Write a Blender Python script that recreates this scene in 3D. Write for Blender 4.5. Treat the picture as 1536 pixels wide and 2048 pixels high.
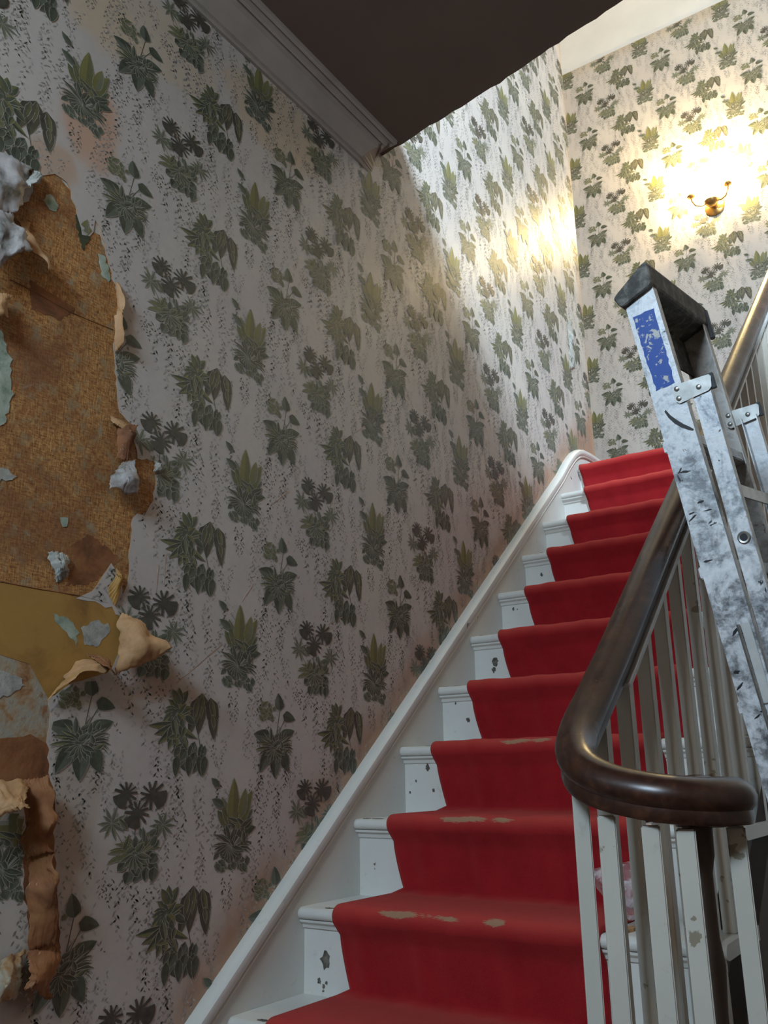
import bpy, bmesh, math, random
import numpy as np
from mathutils import Vector, Matrix
from mathutils import noise as mnoise
from mathutils.geometry import tessellate_polygon

# ------------------------------------------------------------------ scene, camera, light
scene = bpy.context.scene
for o in list(bpy.data.objects):
    bpy.data.objects.remove(o)
C = scene.collection
random.seed(7)
rng = np.random.default_rng(11)

cam_d = bpy.data.cameras.new('camera')
cam = bpy.data.objects.new('camera', cam_d)
C.objects.link(cam)
cam_d.sensor_fit = 'HORIZONTAL'
cam_d.sensor_width = 36.0
cam_d.lens = 36.0 * 1760.34 / 1536.0
cam_d.clip_start = 0.02
RX = Vector((0.82685, 0.56229, -0.01209))
UP = Vector((0.17072, -0.23044, 0.95799))
FW = Vector((-0.53589, 0.79418, 0.28654))
m = Matrix((RX, UP, -FW)).transposed().to_4x4()
m.translation = Vector((1.4, 0.0, 1.0))
cam.matrix_world = m
scene.camera = cam

scene.view_settings.view_transform = 'Standard'
scene.view_settings.look = 'None'
scene.view_settings.gamma = 1.0
scene.view_settings.use_curve_mapping = False
scene.view_settings.exposure = 0.0

world = bpy.data.worlds.new('world')
scene.world = world
world.use_nodes = True
bg = world.node_tree.nodes['Background']
bg.inputs[0].default_value = (0.55, 0.70, 1.0, 1)
bg.inputs[1].default_value = 0.35


def area(name, loc, target, sx, sy, power, col, spread=180):
    l = bpy.data.lights.new(name, 'AREA')
    l.shape = 'RECTANGLE'
    l.size = sx
    l.size_y = sy
    l.energy = power
    l.color = col
    l.spread = math.radians(spread)
    o = bpy.data.objects.new(name, l)
    C.objects.link(o)
    o.location = loc
    d = Vector(target) - Vector(loc)
    o.rotation_euler = d.to_track_quat('-Z', 'Y').to_euler()
    return o


# daylight through the glazed front door and fanlight (rear wall) and the upper landing window (right wall)
area('daylight_front_door', (0.86, -1.27, 2.52), (0.6, 1.9, 1.35), 0.74, 0.48, 33.0, (0.60, 0.81, 1.0), 140)
area('daylight_landing_window', (2.58, 0.60, 4.42), (0.0, 2.9, 3.1), 0.42, 0.48, 280.0, (0.66, 0.84, 1.0))

cy = scene.cycles
cy.adaptive_threshold = 0.02
cy.max_bounces = 5
cy.diffuse_bounces = 3
cy.glossy_bounces = 2
cy.transmission_bounces = 2
cy.transparent_max_bounces = 6
cy.caustics_reflective = False
cy.caustics_refractive = False

# ------------------------------------------------------------------ node helpers
def new_mat(name):
    mt = bpy.data.materials.new(name)
    mt.use_nodes = True
    nt = mt.node_tree
    nt.nodes.clear()
    out = nt.nodes.new('ShaderNodeOutputMaterial')
    bs = nt.nodes.new('ShaderNodeBsdfPrincipled')
    nt.links.new(bs.outputs[0], out.inputs[0])
    return mt, nt, bs


def N(nt, t, **kw):
    n = nt.nodes.new(t)
    for k, v in kw.items():
        setattr(n, k, v)
    return n


def setin(n, k, v):
    n.inputs[k].default_value = v


def coords(nt, scale=(1, 1, 1), rot=(0, 0, 0)):
    tc = N(nt, 'ShaderNodeTexCoord')
    mp = N(nt, 'ShaderNodeMapping')
    mp.inputs['Scale'].default_value = scale
    mp.inputs['Rotation'].default_value = rot
    nt.links.new(tc.outputs['Object'], mp.inputs['Vector'])
    return mp.outputs[0]


def noise(nt, vec, scale, detail=4, rough=0.55, dist=0.0):
    n = N(nt, 'ShaderNodeTexNoise')
    setin(n, 'Scale', scale)
    setin(n, 'Detail', detail)
    setin(n, 'Roughness', rough)
    setin(n, 'Distortion', dist)
    nt.links.new(vec, n.inputs['Vector'])
    return n.outputs['Fac']


def ramp(nt, fac, stops):
    r = N(nt, 'ShaderNodeValToRGB')
    e = r.color_ramp.elements
    while len(e) < len(stops):
        e.new(0.5)
    for i, (p, c) in enumerate(stops):
        e[i].position = p
        e[i].color = (c[0], c[1], c[2], 1) if not isinstance(c, (int, float)) else (c, c, c, 1)
    nt.links.new(fac, r.inputs[0])
    return r.outputs[0]


def mix(nt, fac, a, b, mode='MIX'):
    n = N(nt, 'ShaderNodeMix', data_type='RGBA', blend_type=mode)
    if isinstance(fac, (int, float)):
        n.inputs[0].default_value = fac
    else:
        nt.links.new(fac, n.inputs[0])
    for idx, v in ((6, a), (7, b)):
        if isinstance(v, tuple):
            n.inputs[idx].default_value = (v[0], v[1], v[2], 1)
        else:
            nt.links.new(v, n.inputs[idx])
    return n.outputs[2]


def mth(nt, op, a, b=None, clamp=False):
    n = N(nt, 'ShaderNodeMath', operation=op, use_clamp=clamp)
    for i, v in enumerate((a, b)):
        if v is None:
            continue
        if isinstance(v, (int, float)):
            n.inputs[i].default_value = v
        else:
            nt.links.new(v, n.inputs[i])
    return n.outputs[0]


def smooth(nt, v, lo, hi):
    n = N(nt, 'ShaderNodeMapRange', interpolation_type='SMOOTHSTEP')
    nt.links.new(v, n.inputs['Value'])
    n.inputs['From Min'].default_value = lo
    n.inputs['From Max'].default_value = hi
    return n.outputs[0]


def bump(nt, bs, h, strength=0.3, dist=0.002):
    b = N(nt, 'ShaderNodeBump')
    setin(b, 'Strength', strength)
    setin(b, 'Distance', dist)
    nt.links.new(h, b.inputs['Height'])
    nt.links.new(b.outputs[0], bs.inputs['Normal'])


def put(nt, bs, key, v):
    if isinstance(v, tuple):
        bs.inputs[key].default_value = (v[0], v[1], v[2], 1)
    elif isinstance(v, (int, float)):
        bs.inputs[key].default_value = v
    else:
        nt.links.new(v, bs.inputs[key])


def simple(name, col, rough=0.6, var=0.12, scale=14.0, metal=0.0, spec=0.5, bstr=0.15):
    mt, nt, bs = new_mat(name)
    v = coords(nt)
    n = noise(nt, v, scale, 5)
    dark = tuple(c * (1 - var) for c in col)
    lite = tuple(min(1, c * (1 + var)) for c in col)
    put(nt, bs, 'Base Color', ramp(nt, n, [(0.3, dark), (0.7, lite)]))
    put(nt, bs, 'Roughness', rough)
    put(nt, bs, 'Metallic', metal)
    put(nt, bs, 'Specular IOR Level', spec)
    if bstr:
        bump(nt, bs, n, bstr, 0.002)
    return mt


# ------------------------------------------------------------------ materials
PAPER = (0.545, 0.487, 0.455)


def paper_mat(name, stains=()):
    """satin vinyl wallpaper ground: lilac-grey, faint mottling, water stains of their own shape, one blended with painted shadow"""
    mt, nt, bs = new_mat(name)
    tc = N(nt, 'ShaderNodeTexCoord')
    v = tc.outputs['Object']
    n1 = noise(nt, v, 2.2, 3)
    n2 = noise(nt, v, 60, 4, 0.6)
    n3 = noise(nt, v, 5.0, 6, 0.65)
    col = ramp(nt, n1, [(0.3, tuple(c * 0.95 for c in PAPER)), (0.7, (0.585, 0.530, 0.470))])
    col = mix(nt, mth(nt, 'MULTIPLY', smooth(nt, n2, 0.45, 0.75), 0.22), col, (0.40, 0.365, 0.33))
    sep = N(nt, 'ShaderNodeSeparateXYZ')
    nt.links.new(v, sep.inputs[0])
    for (kind, par, scol, strength) in stains:
        if kind == 'blob':
            y, z, ry, rz = par
            dy = mth(nt, 'DIVIDE', mth(nt, 'SUBTRACT', sep.outputs[1], y), ry)
            dz = mth(nt, 'DIVIDE', mth(nt, 'SUBTRACT', sep.outputs[2], z), rz)
            r2 = mth(nt, 'ADD', mth(nt, 'MULTIPLY', dy, dy), mth(nt, 'MULTIPLY', dz, dz))
            r2 = mth(nt, 'ADD', r2, mth(nt, 'MULTIPLY', mth(nt, 'SUBTRACT', n3, 0.5), 1.8))
            k = mth(nt, 'SUBTRACT', 1.0, smooth(nt, r2, 0.35, 1.05))
        elif kind == 'slope':      # band above the raking skirting
            y0, z0, s, wd = par
            dd = mth(nt, 'SUBTRACT', mth(nt, 'SUBTRACT', sep.outputs[2], z0),
                     mth(nt, 'MULTIPLY', mth(nt, 'SUBTRACT', sep.outputs[1], y0), s))
            dd = mth(nt, 'ADD', dd, mth(nt, 'MULTIPLY', mth(nt, 'SUBTRACT', n3, 0.5), 0.22))
            k = mth(nt, 'SUBTRACT', 1.0, smooth(nt, dd, 0.0, wd))
        elif kind == 'yline':      # band beside a vertical edge
            y0, wd = par
            dd = mth(nt, 'SUBTRACT', y0, sep.outputs[1])
            dd = mth(nt, 'ADD', dd, mth(nt, 'MULTIPLY', mth(nt, 'SUBTRACT', n3, 0.5), 0.12))
            k = mth(nt, 'SUBTRACT', 1.0, smooth(nt, dd, 0.0, wd))
        elif kind == 'zband':
            z0, wd = par
            dd = mth(nt, 'ABSOLUTE', mth(nt, 'SUBTRACT', sep.outputs[2], z0))
            dd = mth(nt, 'ADD', dd, mth(nt, 'MULTIPLY', mth(nt, 'SUBTRACT', n3, 0.5), 0.3))
            k = mth(nt, 'SUBTRACT', 1.0, smooth(nt, dd, 0.0, wd))
        k = mth(nt, 'MULTIPLY', k, strength, True)
        col = mix(nt, k, col, scol)
    put(nt, bs, 'Base Color', col)
    put(nt, bs, 'Roughness', ramp(nt, n1, [(0.3, 0.36), (0.7, 0.44)]))
    put(nt, bs, 'Specular IOR Level', 0.45)
    nb = noise(nt, v, 3.0, 5, 0.6)
    bump(nt, bs, nb, 0.35, 0.012)
    return mt


def print_mat():
    mt, nt, bs = new_mat('wallpaper_print_ink')
    at = N(nt, 'ShaderNodeAttribute', attribute_name='ink')
    v = coords(nt)
    n = noise(nt, v, 90, 3)
    put(nt, bs, 'Base Color', mix(nt, mth(nt, 'MULTIPLY', n, 0.35), at.outputs['Color'], (0.30, 0.28, 0.22)))
    put(nt, bs, 'Roughness', 0.42)
    put(nt, bs, 'Specular IOR Level', 0.45)
    return mt


def canvas_mat():
    """brown scrim lining with woven mottling"""
    mt, nt, bs = new_mat('brown_scrim_lining')
    v = coords(nt)
    a = noise(nt, coords(nt, (1, 330, 60)), 1.0, 4, 0.7)
    b = noise(nt, coords(nt, (1, 60, 330)), 1.0, 4, 0.7)
    wv = mth(nt, 'MULTIPLY', mth(nt, 'ADD', a, b), 0.5)
    big = noise(nt, v, 7.0, 5, 0.6)
    mid = noise(nt, v, 30, 6, 0.7)
    col = ramp(nt, wv, [(0.40, (0.16, 0.060, 0.018)), (0.50, (0.42, 0.185, 0.052)), (0.60, (0.62, 0.37, 0.14))])
    col = mix(nt, smooth(nt, big, 0.45, 0.7), col, mix(nt, 0.6, col, (0.17, 0.055, 0.018)))
    col = mix(nt, mth(nt, 'MULTIPLY', smooth(nt, mid, 0.50, 0.68), 0.75), col, (0.30, 0.25, 0.145))
    lg = noise(nt, v, 4.0, 6, 0.7, 0.5)
    col = mix(nt, mth(nt, 'MULTIPLY', smooth(nt, lg, 0.50, 0.62), 0.55), col, (0.20, 0.075, 0.03))
    gr = noise(nt, v, 14.0, 6, 0.7, 0.8)
    col = mix(nt, mth(nt, 'MULTIPLY', smooth(nt, gr, 0.60, 0.70), 0.6), col, (0.36, 0.34, 0.24))
    put(nt, bs, 'Base Color', col)
    put(nt, bs, 'Roughness', 0.75)
    bump(nt, bs, wv, 0.5, 0.002)
    return mt


def blotch(name, cols, scale, rough=0.8, bstr=0.4):
    mt, nt, bs = new_mat(name)
    v = coords(nt)
    n = noise(nt, v, scale, 7, 0.65, 0.4)
    k = len(cols)
    put(nt, bs, 'Base Color', ramp(nt, n, [(0.32 + 0.36 * i / (k - 1), c) for i, c in enumerate(cols)]))
    put(nt, bs, 'Roughness', rough)
    n2 = noise(nt, v, scale * 6, 4, 0.6)
    bump(nt, bs, n2, bstr, 0.003)
    return mt


def gloss_white(name='white_gloss_paint', base=(0.74, 0.73, 0.68), chip=True, thr=.728, ccol=(0.16, 0.12, 0.09)):
    mt, nt, bs = new_mat(name)
    v = coords(nt)
    n = noise(nt, v, 6, 4)
    col = ramp(nt, n, [(0.3, tuple(c * 0.90 for c in base)), (0.7, base)])
    dirt = noise(nt, v, 35, 5, 0.7)
    col = mix(nt, mth(nt, 'MULTIPLY', smooth(nt, dirt, 0.60, 0.75), 0.35), col, (0.35, 0.30, 0.24))
    if chip:
        c1 = noise(nt, v, 17, 3, 0.5)
        c2 = noise(nt, v, 90, 3, 0.6)
        k = mth(nt, 'ADD', c1, mth(nt, 'MULTIPLY', mth(nt, 'SUBTRACT', c2, 0.5), 0.16))
        col = mix(nt, smooth(nt, k, thr, thr + .014), col, ccol)
    put(nt, bs, 'Base Color', col)
    put(nt, bs, 'Roughness', 0.32)
    bump(nt, bs, noise(nt, v, 40, 3), 0.08, 0.002)
    return mt


def wood_mat():
    mt, nt, bs = new_mat('dark_varnished_mahogany')
    v = coords(nt, (40, 4, 40))
    n = noise(nt, v, 1.6, 6, 0.6, 0.6)
    n2 = noise(nt, coords(nt), 9, 4)
    col = ramp(nt, n, [(0.30, (0.018, 0.006, 0.004)), (0.55, (0.046, 0.016, 0.009)), (0.75, (0.092, 0.034, 0.018))])
    put(nt, bs, 'Base Color', col)
    put(nt, bs, 'Roughness', ramp(nt, n2, [(0.3, 0.24), (0.7, 0.36)]))
    put(nt, bs, 'Specular IOR Level', 0.6)
    return mt


def carpet_mat():
    mt, nt, bs = new_mat('red_wool_carpet')
    v = coords(nt)
    fine = noise(nt, v, 900, 2, 0.5)
    mid = noise(nt, v, 10, 5, 0.6)
    at = N(nt, 'ShaderNodeAttribute', attribute_name='wear')
    col = ramp(nt, mid, [(0.3, (0.25, 0.006, 0.012)), (0.7, (0.37, 0.013, 0.019))])
    col = mix(nt, mth(nt, 'MULTIPLY', smooth(nt, fine, 0.35, 0.7), 0.45), col, (0.46, 0.028, 0.030))
    sp = N(nt, 'ShaderNodeSeparateColor')
    nt.links.new(at.outputs['Color'], sp.inputs[0])
    col = mix(nt, mth(nt, 'MULTIPLY', sp.outputs[1], 0.7, True), col, (0.62, 0.08, 0.06))
    edge = noise(nt, coords(nt, (70, 400, 400)), 1.0, 3, 0.6)
    k = mth(nt, 'ADD', sp.outputs[0], mth(nt, 'MULTIPLY', mth(nt, 'SUBTRACT', edge, 0.5), 0.7))
    col = mix(nt, smooth(nt, k, 0.45, 0.6), col, (0.42, 0.25, 0.15))
    put(nt, bs, 'Base Color', col)
    put(nt, bs, 'Roughness', 0.95)
    put(nt, bs, 'Specular IOR Level', 0.1)
    bs.inputs['Sheen Weight'].default_value = 0.35
    bs.inputs['Sheen Tint'].default_value = (0.9, 0.25, 0.2, 1)
    bump(nt, bs, fine, 0.6, 0.004)
    return mt


def galv_mat(name, rusty=False):
    """galvanised sheet spattered with white paint"""
    mt, nt, bs = new_mat(name)
    v = coords(nt)
    a = noise(nt, v, 16, 7, 0.68, 0.6)
    b = noise(nt, v, 70, 6, 0.7)
    c = noise(nt, v, 38, 4, 0.6, 1.0)
    mixn = mth(nt, 'ADD', mth(nt, 'MULTIPLY', a, 0.65), mth(nt, 'MULTIPLY', b, 0.35))
    col = ramp(nt, mixn, [(0.40, (0.26, 0.27, 0.29)), (0.465, (0.46, 0.48, 0.50)), (0.53, (0.74, 0.76, 0.78)), (0.62, (0.92, 0.93, 0.94))])
    col = mix(nt, smooth(nt, c, 0.655, 0.70), col, (0.05, 0.05, 0.055))
    if rusty:
        r = noise(nt, v, 9, 5, 0.65)
        col = mix(nt, smooth(nt, r, 0.52, 0.70), col, (0.26, 0.13, 0.065))
        col = mix(nt, 0.45, col, (0.45, 0.40, 0.32))
    put(nt, bs, 'Base Color', col)
    put(nt, bs, 'Metallic', ramp(nt, mixn, [(0.44, 0.75), (0.58, 0.05)]))
    put(nt, bs, 'Roughness', ramp(nt, b, [(0.3, 0.30), (0.7, 0.55)]))
    bump(nt, bs, mixn, 0.5, 0.0015)
    return mt


M_print = print_mat()
M_canvas = canvas_mat()
M_white = gloss_white()
M_white2 = gloss_white('white_gloss_paint_baluster', (0.62, 0.585, 0.51), True, .675, (0.30, 0.26, 0.19))
M_wood = wood_mat()
M_carpet = carpet_mat()
M_galv = galv_mat('paint_spattered_galvanised_steel')
M_galv2 = galv_mat('rust_stained_cream_steel', True)
M_plaster = blotch('bare_plaster', [(0.30, 0.26, 0.20), (0.48, 0.46, 0.40), (0.58, 0.57, 0.53), (0.36, 0.42, 0.37)], 9)
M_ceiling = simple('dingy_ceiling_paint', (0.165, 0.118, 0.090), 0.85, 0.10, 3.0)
M_plain = simple('white_emulsion', (0.72, 0.70, 0.66), 0.8, 0.05, 4.0)
M_cornice = simple('dingy_cornice_paint', (0.34, 0.295, 0.255), 0.7, 0.10, 9.0)
M_mustard = blotch('mustard_lining_paper', [(0.24, 0.115, 0.025), (0.40, 0.215, 0.05), (0.46, 0.26, 0.065)], 6, 0.75, 0.15)
M_dirty = blotch('stained_plaster', [(0.20, 0.085, 0.03), (0.36, 0.20, 0.085), (0.40, 0.32, 0.22), (0.37, 0.35, 0.28), (0.30, 0.13, 0.045)], 22)
M_rust = blotch('rust_brown_size', [(0.11, 0.04, 0.015), (0.26, 0.10, 0.035), (0.34, 0.16, 0.06)], 12)
M_tan = blotch('tan_paper_backing', [(0.30, 0.15, 0.06), (0.46, 0.255, 0.115), (0.56, 0.34, 0.175)], 14, 0.7, 0.2)
M_aqua = blotch('verdigris_distemper', [(0.20, 0.26, 0.19), (0.36, 0.42, 0.33), (0.50, 0.54, 0.46)], 30)
M_pale = blotch('pale_crusted_plaster', [(0.26, 0.27, 0.24), (0.40, 0.40, 0.36), (0.54, 0.53, 0.48)], 45)
M_shreds = blotch('lilac_paper_face', [(0.08, 0.085, 0.065), (0.28, 0.255, 0.235), (0.40, 0.365, 0.35), (0.46, 0.42, 0.40)], 20, 0.5, 0.2)
M_brownpaint = simple('brown_spandrel_paint', (0.105, 0.070, 0.050), 0.6, 0.15, 7)
M_boards = simple('floor_boards_dark', (0.13, 0.08, 0.05), 0.55, 0.25, 9)
M_black = simple('black_rubber', (0.02, 0.02, 0.022), 0.5, 0.2, 30)
M_cap = blotch('grimy_grey_cap', [(0.030, 0.029, 0.026), (0.075, 0.072, 0.062), (0.26, 0.25, 0.22)], 34, 0.6, 0.3)
M_steel = simple('dull_steel', (0.42, 0.42, 0.40), 0.35, 0.25, 40, 0.9)
M_brass = simple('brass', (0.62, 0.36, 0.12), 0.3, 0.15, 30, 0.9)
M_corepaint = simple('grey_white_painted_core', (0.62, 0.62, 0.60), 0.35, 0.10, 30)

# ------------------------------------------------------------------ mesh helpers
def link(name, me, mat=None, parent=None):
    o = bpy.data.objects.new(name, me)
    C.objects.link(o)
    if mat is not None and me is not None:
        for mm in (mat if isinstance(mat, (list, tuple)) else [mat]):
            me.materials.append(mm)
    if parent is not None:
        o.parent = parent
    return o


def from_bm(name, bm, mat, parent=None, smooth_=False):
    bmesh.ops.recalc_face_normals(bm, faces=bm.faces)
    me = bpy.data.meshes.new(name)
    bm.to_mesh(me)
    bm.free()
    if smooth_:
        me.polygons.foreach_set('use_smooth', [True] * len(me.polygons))
        me.set_sharp_from_angle(angle=math.radians(38))
    return link(name, me, mat, parent)


def empty(name, loc=(0, 0, 0)):
    o = bpy.data.objects.new(name, None)
    C.objects.link(o)
    o.empty_display_size = 0.1
    return o


def tag(o, label, cat, group=None):
    o['label'] = label
    o['category'] = cat
    if group:
        o['group'] = group
    return o


def struct(o):
    o['kind'] = 'structure'
    return o


def box(bm, lo, hi, bevel=0.0):
    r = bmesh.ops.create_cube(bm, size=1.0)
    vs = r['verts']
    for v in vs:
        v.co = Vector([lo[i] + (v.co[i] + 0.5) * (hi[i] - lo[i]) for i in range(3)])
    if bevel:
        es = {e for v in vs for e in v.link_edges}
        bmesh.ops.bevel(bm, geom=list(es), offset=bevel, segments=2, affect='EDGES')


def frame_box(bm, O, ax, lo, hi, bevel=0.0):
    """box in a local frame: O origin, ax three axis vectors"""
    b2 = bmesh.new()
    box(b2, lo, hi, bevel)
    for v in b2.verts:
        v.co = O + ax[0] * v.co.x + ax[1] * v.co.y + ax[2] * v.co.z
    me = bpy.data.meshes.new('t')
    b2.to_mesh(me)
    b2.free()
    bm.from_mesh(me)
    bpy.data.meshes.remove(me)


def prism(bm, poly3, vec):
    """extrude a planar polygon (list of Vector) along vec"""
    a = [bm.verts.new(Vector(p)) for p in poly3]
    b = [bm.verts.new(Vector(p) + Vector(vec)) for p in poly3]
    n = len(a)
    bm.faces.new(a)
    bm.faces.new(list(reversed(b)))
    for i in range(n):
        bm.faces.new([a[i], b[i], b[(i + 1) % n], a[(i + 1) % n]])


def sweep(bm, path, profile, up=Vector((0, 0, 1)), caps=True, ups=None):
    """sweep closed 2-D profile (a: sideways, b: up) along 3-D points"""
    path = [Vector(p) for p in path]
    rings = []
    n = len(path)
    for i, p in enumerate(path):
        t = (path[min(i + 1, n - 1)] - path[max(i - 1, 0)]).normalized()
        side = t.cross(up).normalized()
        u = side.cross(t).normalized()
        k = 1.0
        rings.append([bm.verts.new(p + side * a * k + u * b) for a, b in profile])
    mlen = len(profile)
    for r0, r1 in zip(rings[:-1], rings[1:]):
        for j in range(mlen):
            bm.faces.new([r0[j], r0[(j + 1) % mlen], r1[(j + 1) % mlen], r1[j]])
    if caps:
        bm.faces.new(list(reversed(rings[0])))
        bm.faces.new(rings[-1])
    return rings


def tube(bm, path, r, seg=10):
    prof = [(r * math.cos(2 * math.pi * i / seg), r * math.sin(2 * math.pi * i / seg)) for i in range(seg)]
    d = (Vector(path[-1]) - Vector(path[0])).normalized()
    up = Vector((0, 0, 1)) if abs(d.z) < 0.9 else Vector((0, 1, 0))
    sweep(bm, path, prof, up)


def lathe(bm, centre, axis_pts, seg=24, ax=None):
    """axis_pts list of (r, h) revolved about the vertical through centre (or frame ax)"""
    cx = Vector(centre)
    X, Y, Z = ax if ax else (Vector((1, 0, 0)), Vector((0, 1, 0)), Vector((0, 0, 1)))
    rings = []
    for r, h in axis_pts:
        rings.append([bm.verts.new(cx + X * (r * math.cos(2 * math.pi * i / seg)) + Y * (r * math.sin(2 * math.pi * i / seg)) + Z * h) for i in range(seg)])
    for r0, r1 in zip(rings[:-1], rings[1:]):
        for j in range(seg):
            bm.faces.new([r0[j], r0[(j + 1) % seg], r1[(j + 1) % seg], r1[j]])
    if axis_pts[0][0] > 1e-6:
        bm.faces.new(list(reversed(rings[0])))
    if axis_pts[-1][0] > 1e-6:
        bm.faces.new(rings[-1])
    bmesh.ops.remove_doubles(bm, verts=bm.verts, dist=1e-6)


def ragged(poly, step, amp, seed=0, closed=True):
    """subdivide a 2-D polygon and shake it into a torn edge"""
    r = random.Random(seed)
    out = []
    n = len(poly)
    for i in range(n if closed else n - 1):
        a, b = poly[i], poly[(i + 1) % n]
        L = math.hypot(b[0] - a[0], b[1] - a[1])
        k = max(1, int(L / step))
        nx, ny = (-(b[1] - a[1]) / (L + 1e-9), (b[0] - a[0]) / (L + 1e-9))
        for j in range(k):
            t = j / k
            d = r.uniform(-1, 1) * amp * (0.4 if j == 0 else 1) * (1 if r.random() < 0.85 else 2.2)
            out.append((a[0] + (b[0] - a[0]) * t + nx * d, a[1] + (b[1] - a[1]) * t + ny * d))
    if not closed:
        out.append(poly[-1])
    return out


def sheet_on_left_wall(name, poly, x0, x1, mat, parent, holes=(), edge_mat=None):
    """flat sheet (Y,Z polygon with holes) of real thickness lying on the left wall (normal +X)"""
    loops = [list(poly)] + [list(h) for h in holes]
    tris = tessellate_polygon([[Vector((y, z, 0)) for y, z in l] for l in loops])
    flat = [p for l in loops for p in l]
    vf = [(x1, y, z) for y, z in flat]
    vb = [(x0, y, z) for y, z in flat]
    k = len(flat)
    faces = []
    mi = []
    for t in tris:
        a, b, c = t
        (ya, za), (yb, zb), (yc, zc) = flat[a], flat[b], flat[c]
        if (yb - ya) * (zc - za) - (zb - za) * (yc - ya) < 0:
            a, b, c = a, c, b
        faces.append((a, b, c))
        mi.append(0)
    s = 0
    for l in loops:
        n = len(l)
        for i in range(n):
            a, b = s + i, s + (i + 1) % n
            faces.append((a, b, b + k, a + k))
            mi.append(1 if edge_mat else 0)
        s += n
    me = bpy.data.meshes.new(name)
    me.from_pydata(vf + vb, [], faces)
    o = link(name, me, [mat, edge_mat] if edge_mat else mat, parent)
    me.polygons.foreach_set('material_index', mi)
    return o


def in_poly(pts, poly):
    """vectorised point in polygon"""
    x, y = pts[:, 0], pts[:, 1]
    ins = np.zeros(len(pts), bool)
    n = len(poly)
    j = n - 1
    for i in range(n):
        xi, yi = poly[i]
        xj, yj = poly[j]
        c = ((yi > y) != (yj > y)) & (x < (xj - xi) * (y - yi) / (yj - yi + 1e-12) + xi)
        ins ^= c
        j = i
    return ins


# ------------------------------------------------------------------ principal dimensions
RISE, GOING = 0.17836, 0.2149
def NY(k): return 1.455 + GOING * k            # nosing front of step k
def NZ(k): return 0.5395 + RISE * k            # top of tread k
K0, KTOP = -2, 10
Z_LAND = NZ(10)
Y_WALL_END = 3.911
Y_FAR = 5.045
X_RIGHT = 2.7
Y_REAR = -1.4
Z_TOP = 5.5
Z_CEIL = 3.01
Z_SLAB_TOP = 3.27
Z_PAPER_TOP = 5.825
Z_TOP = 6.4
PER_W, PER_H = 0.384 * 1.4, 0.2727 * 1.4
def tread_right(y): return 0.957 + 0.020 * (y - 1.67)
def rail_x(y): return 0.925 + 0.0215 * (y - 1.40)
def rail_z(y): return 1.225 + 0.822 * (y - 1.40)

# ------------------------------------------------------------------ wallpaper print (flat ink shapes, built once as a repeat tile)
class Tile:
    def __init__(s):
        s.q, s.c, s.l = [], [], []
        s.layer = 0

    def quad(s, pts, col):
        s.q.append(pts)
        s.c.append(col)
        s.l.append(s.layer)

    def leaf(s, bx, by, ang, L, w, c1, c2, droop=0.0, n=5, blunt=0.72, halo=True):
        n = max(n, 3) + (1 if w > .9 else 0)
        if halo and w > .28:
            hc = (0.40, 0.375, 0.31)
            s.leaf(bx - .10 * math.cos(math.radians(ang)), by - .10 * math.sin(math.radians(ang)), ang, L + .18, w + .095, hc, hc, droop, min(n, 4), blunt, False)
        s.layer += 1
        a = math.radians(ang)
        d = math.radians(droop)
        x, y = bx, by
        mid = [(x, y, a)]
        for i in range(n):
            aa = a + d * (i + 0.5) / n
            x += L / n * math.cos(aa)
            y += L / n * math.sin(aa)
            mid.append((x, y, a + d * (i + 1) / n))
        half = []
        for i in range(n + 1):
            t = i / n
            half.append(w * (math.sin(math.pi * t ** blunt)) ** 0.72 if 0 < i < n else (w * 0.08 if i == 0 else 0.0))
        for i in range(n):
            (x0, y0, a0), (x1, y1, a1) = mid[i], mid[i + 1]
            n0, n1 = (-math.sin(a0), math.cos(a0)), (-math.sin(a1), math.cos(a1))
            h0, h1 = half[i], half[i + 1]
            k = 0.82 + 0.36 * i / n
            for sg, c in ((1, c1), (-1, c2)):
                e0 = (x0 + sg * n0[0] * h0, y0 + sg * n0[1] * h0)
                e1 = (x1 + sg * n1[0] * h1, y1 + sg * n1[1] * h1)
                p = [(x0, y0), (x1, y1), e1, e0]
                if sg > 0:
                    s.quad(p, tuple(v * k for v in c))
                else:
                    s.quad(p[::-1], tuple(v * k for v in c))

    def monstera(s, cx, cy, r, ang, c1, c2):
        s.layer += 1
        a0 = math.radians(ang)
        n = 33
        ring = []
        for i in range(n + 1):
            t = 2 * math.pi * i / n
            rr = r * (0.78 + 0.34 * math.cos(t / 2) ** 2 * abs(math.cos(t / 2)))
            if i % 3 == 1 and 2 < i < n - 2:
                rr *= 0.34
            if i in (n // 2,):
                rr *= 0.3
            ring.append((cx + rr * math.cos(t + a0), cy + rr * math.sin(t + a0)))
        for i in range(n):
            m_ = ((ring[i][0] + ring[i + 1][0]) / 2, (ring[i][1] + ring[i + 1][1]) / 2)
            s.quad([(cx, cy), ring[i], m_, ring[i + 1]], c1 if i < n / 2 else c2)

    def stem(s, x0, y0, x1, y1, w, c):
        s.layer += 1
        L = math.hypot(x1 - x0, y1 - y0)
        nx, ny = -(y1 - y0) / L * w, (x1 - x0) / L * w
        s.quad([(x0 - nx, y0 - ny), (x1 - nx, y1 - ny), (x1 + nx, y1 + ny), (x0 + nx, y0 + ny)], c)


DK = (0.026, 0.036, 0.020)
DG = (0.052, 0.070, 0.040)
GG = (0.090, 0.112, 0.078)
BR = (0.036, 0.031, 0.022)
B2 = (0.070, 0.060, 0.036)
YG = (0.190, 0.175, 0.040)
Y2 = (0.125, 0.125, 0.036)
OL = (0.155, 0.158, 0.088)
R_ = random.Random(5)


def jit(c, a=0.15):
    k = 1 + R_.uniform(-a, a)
    return tuple(v * k for v in c)


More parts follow.
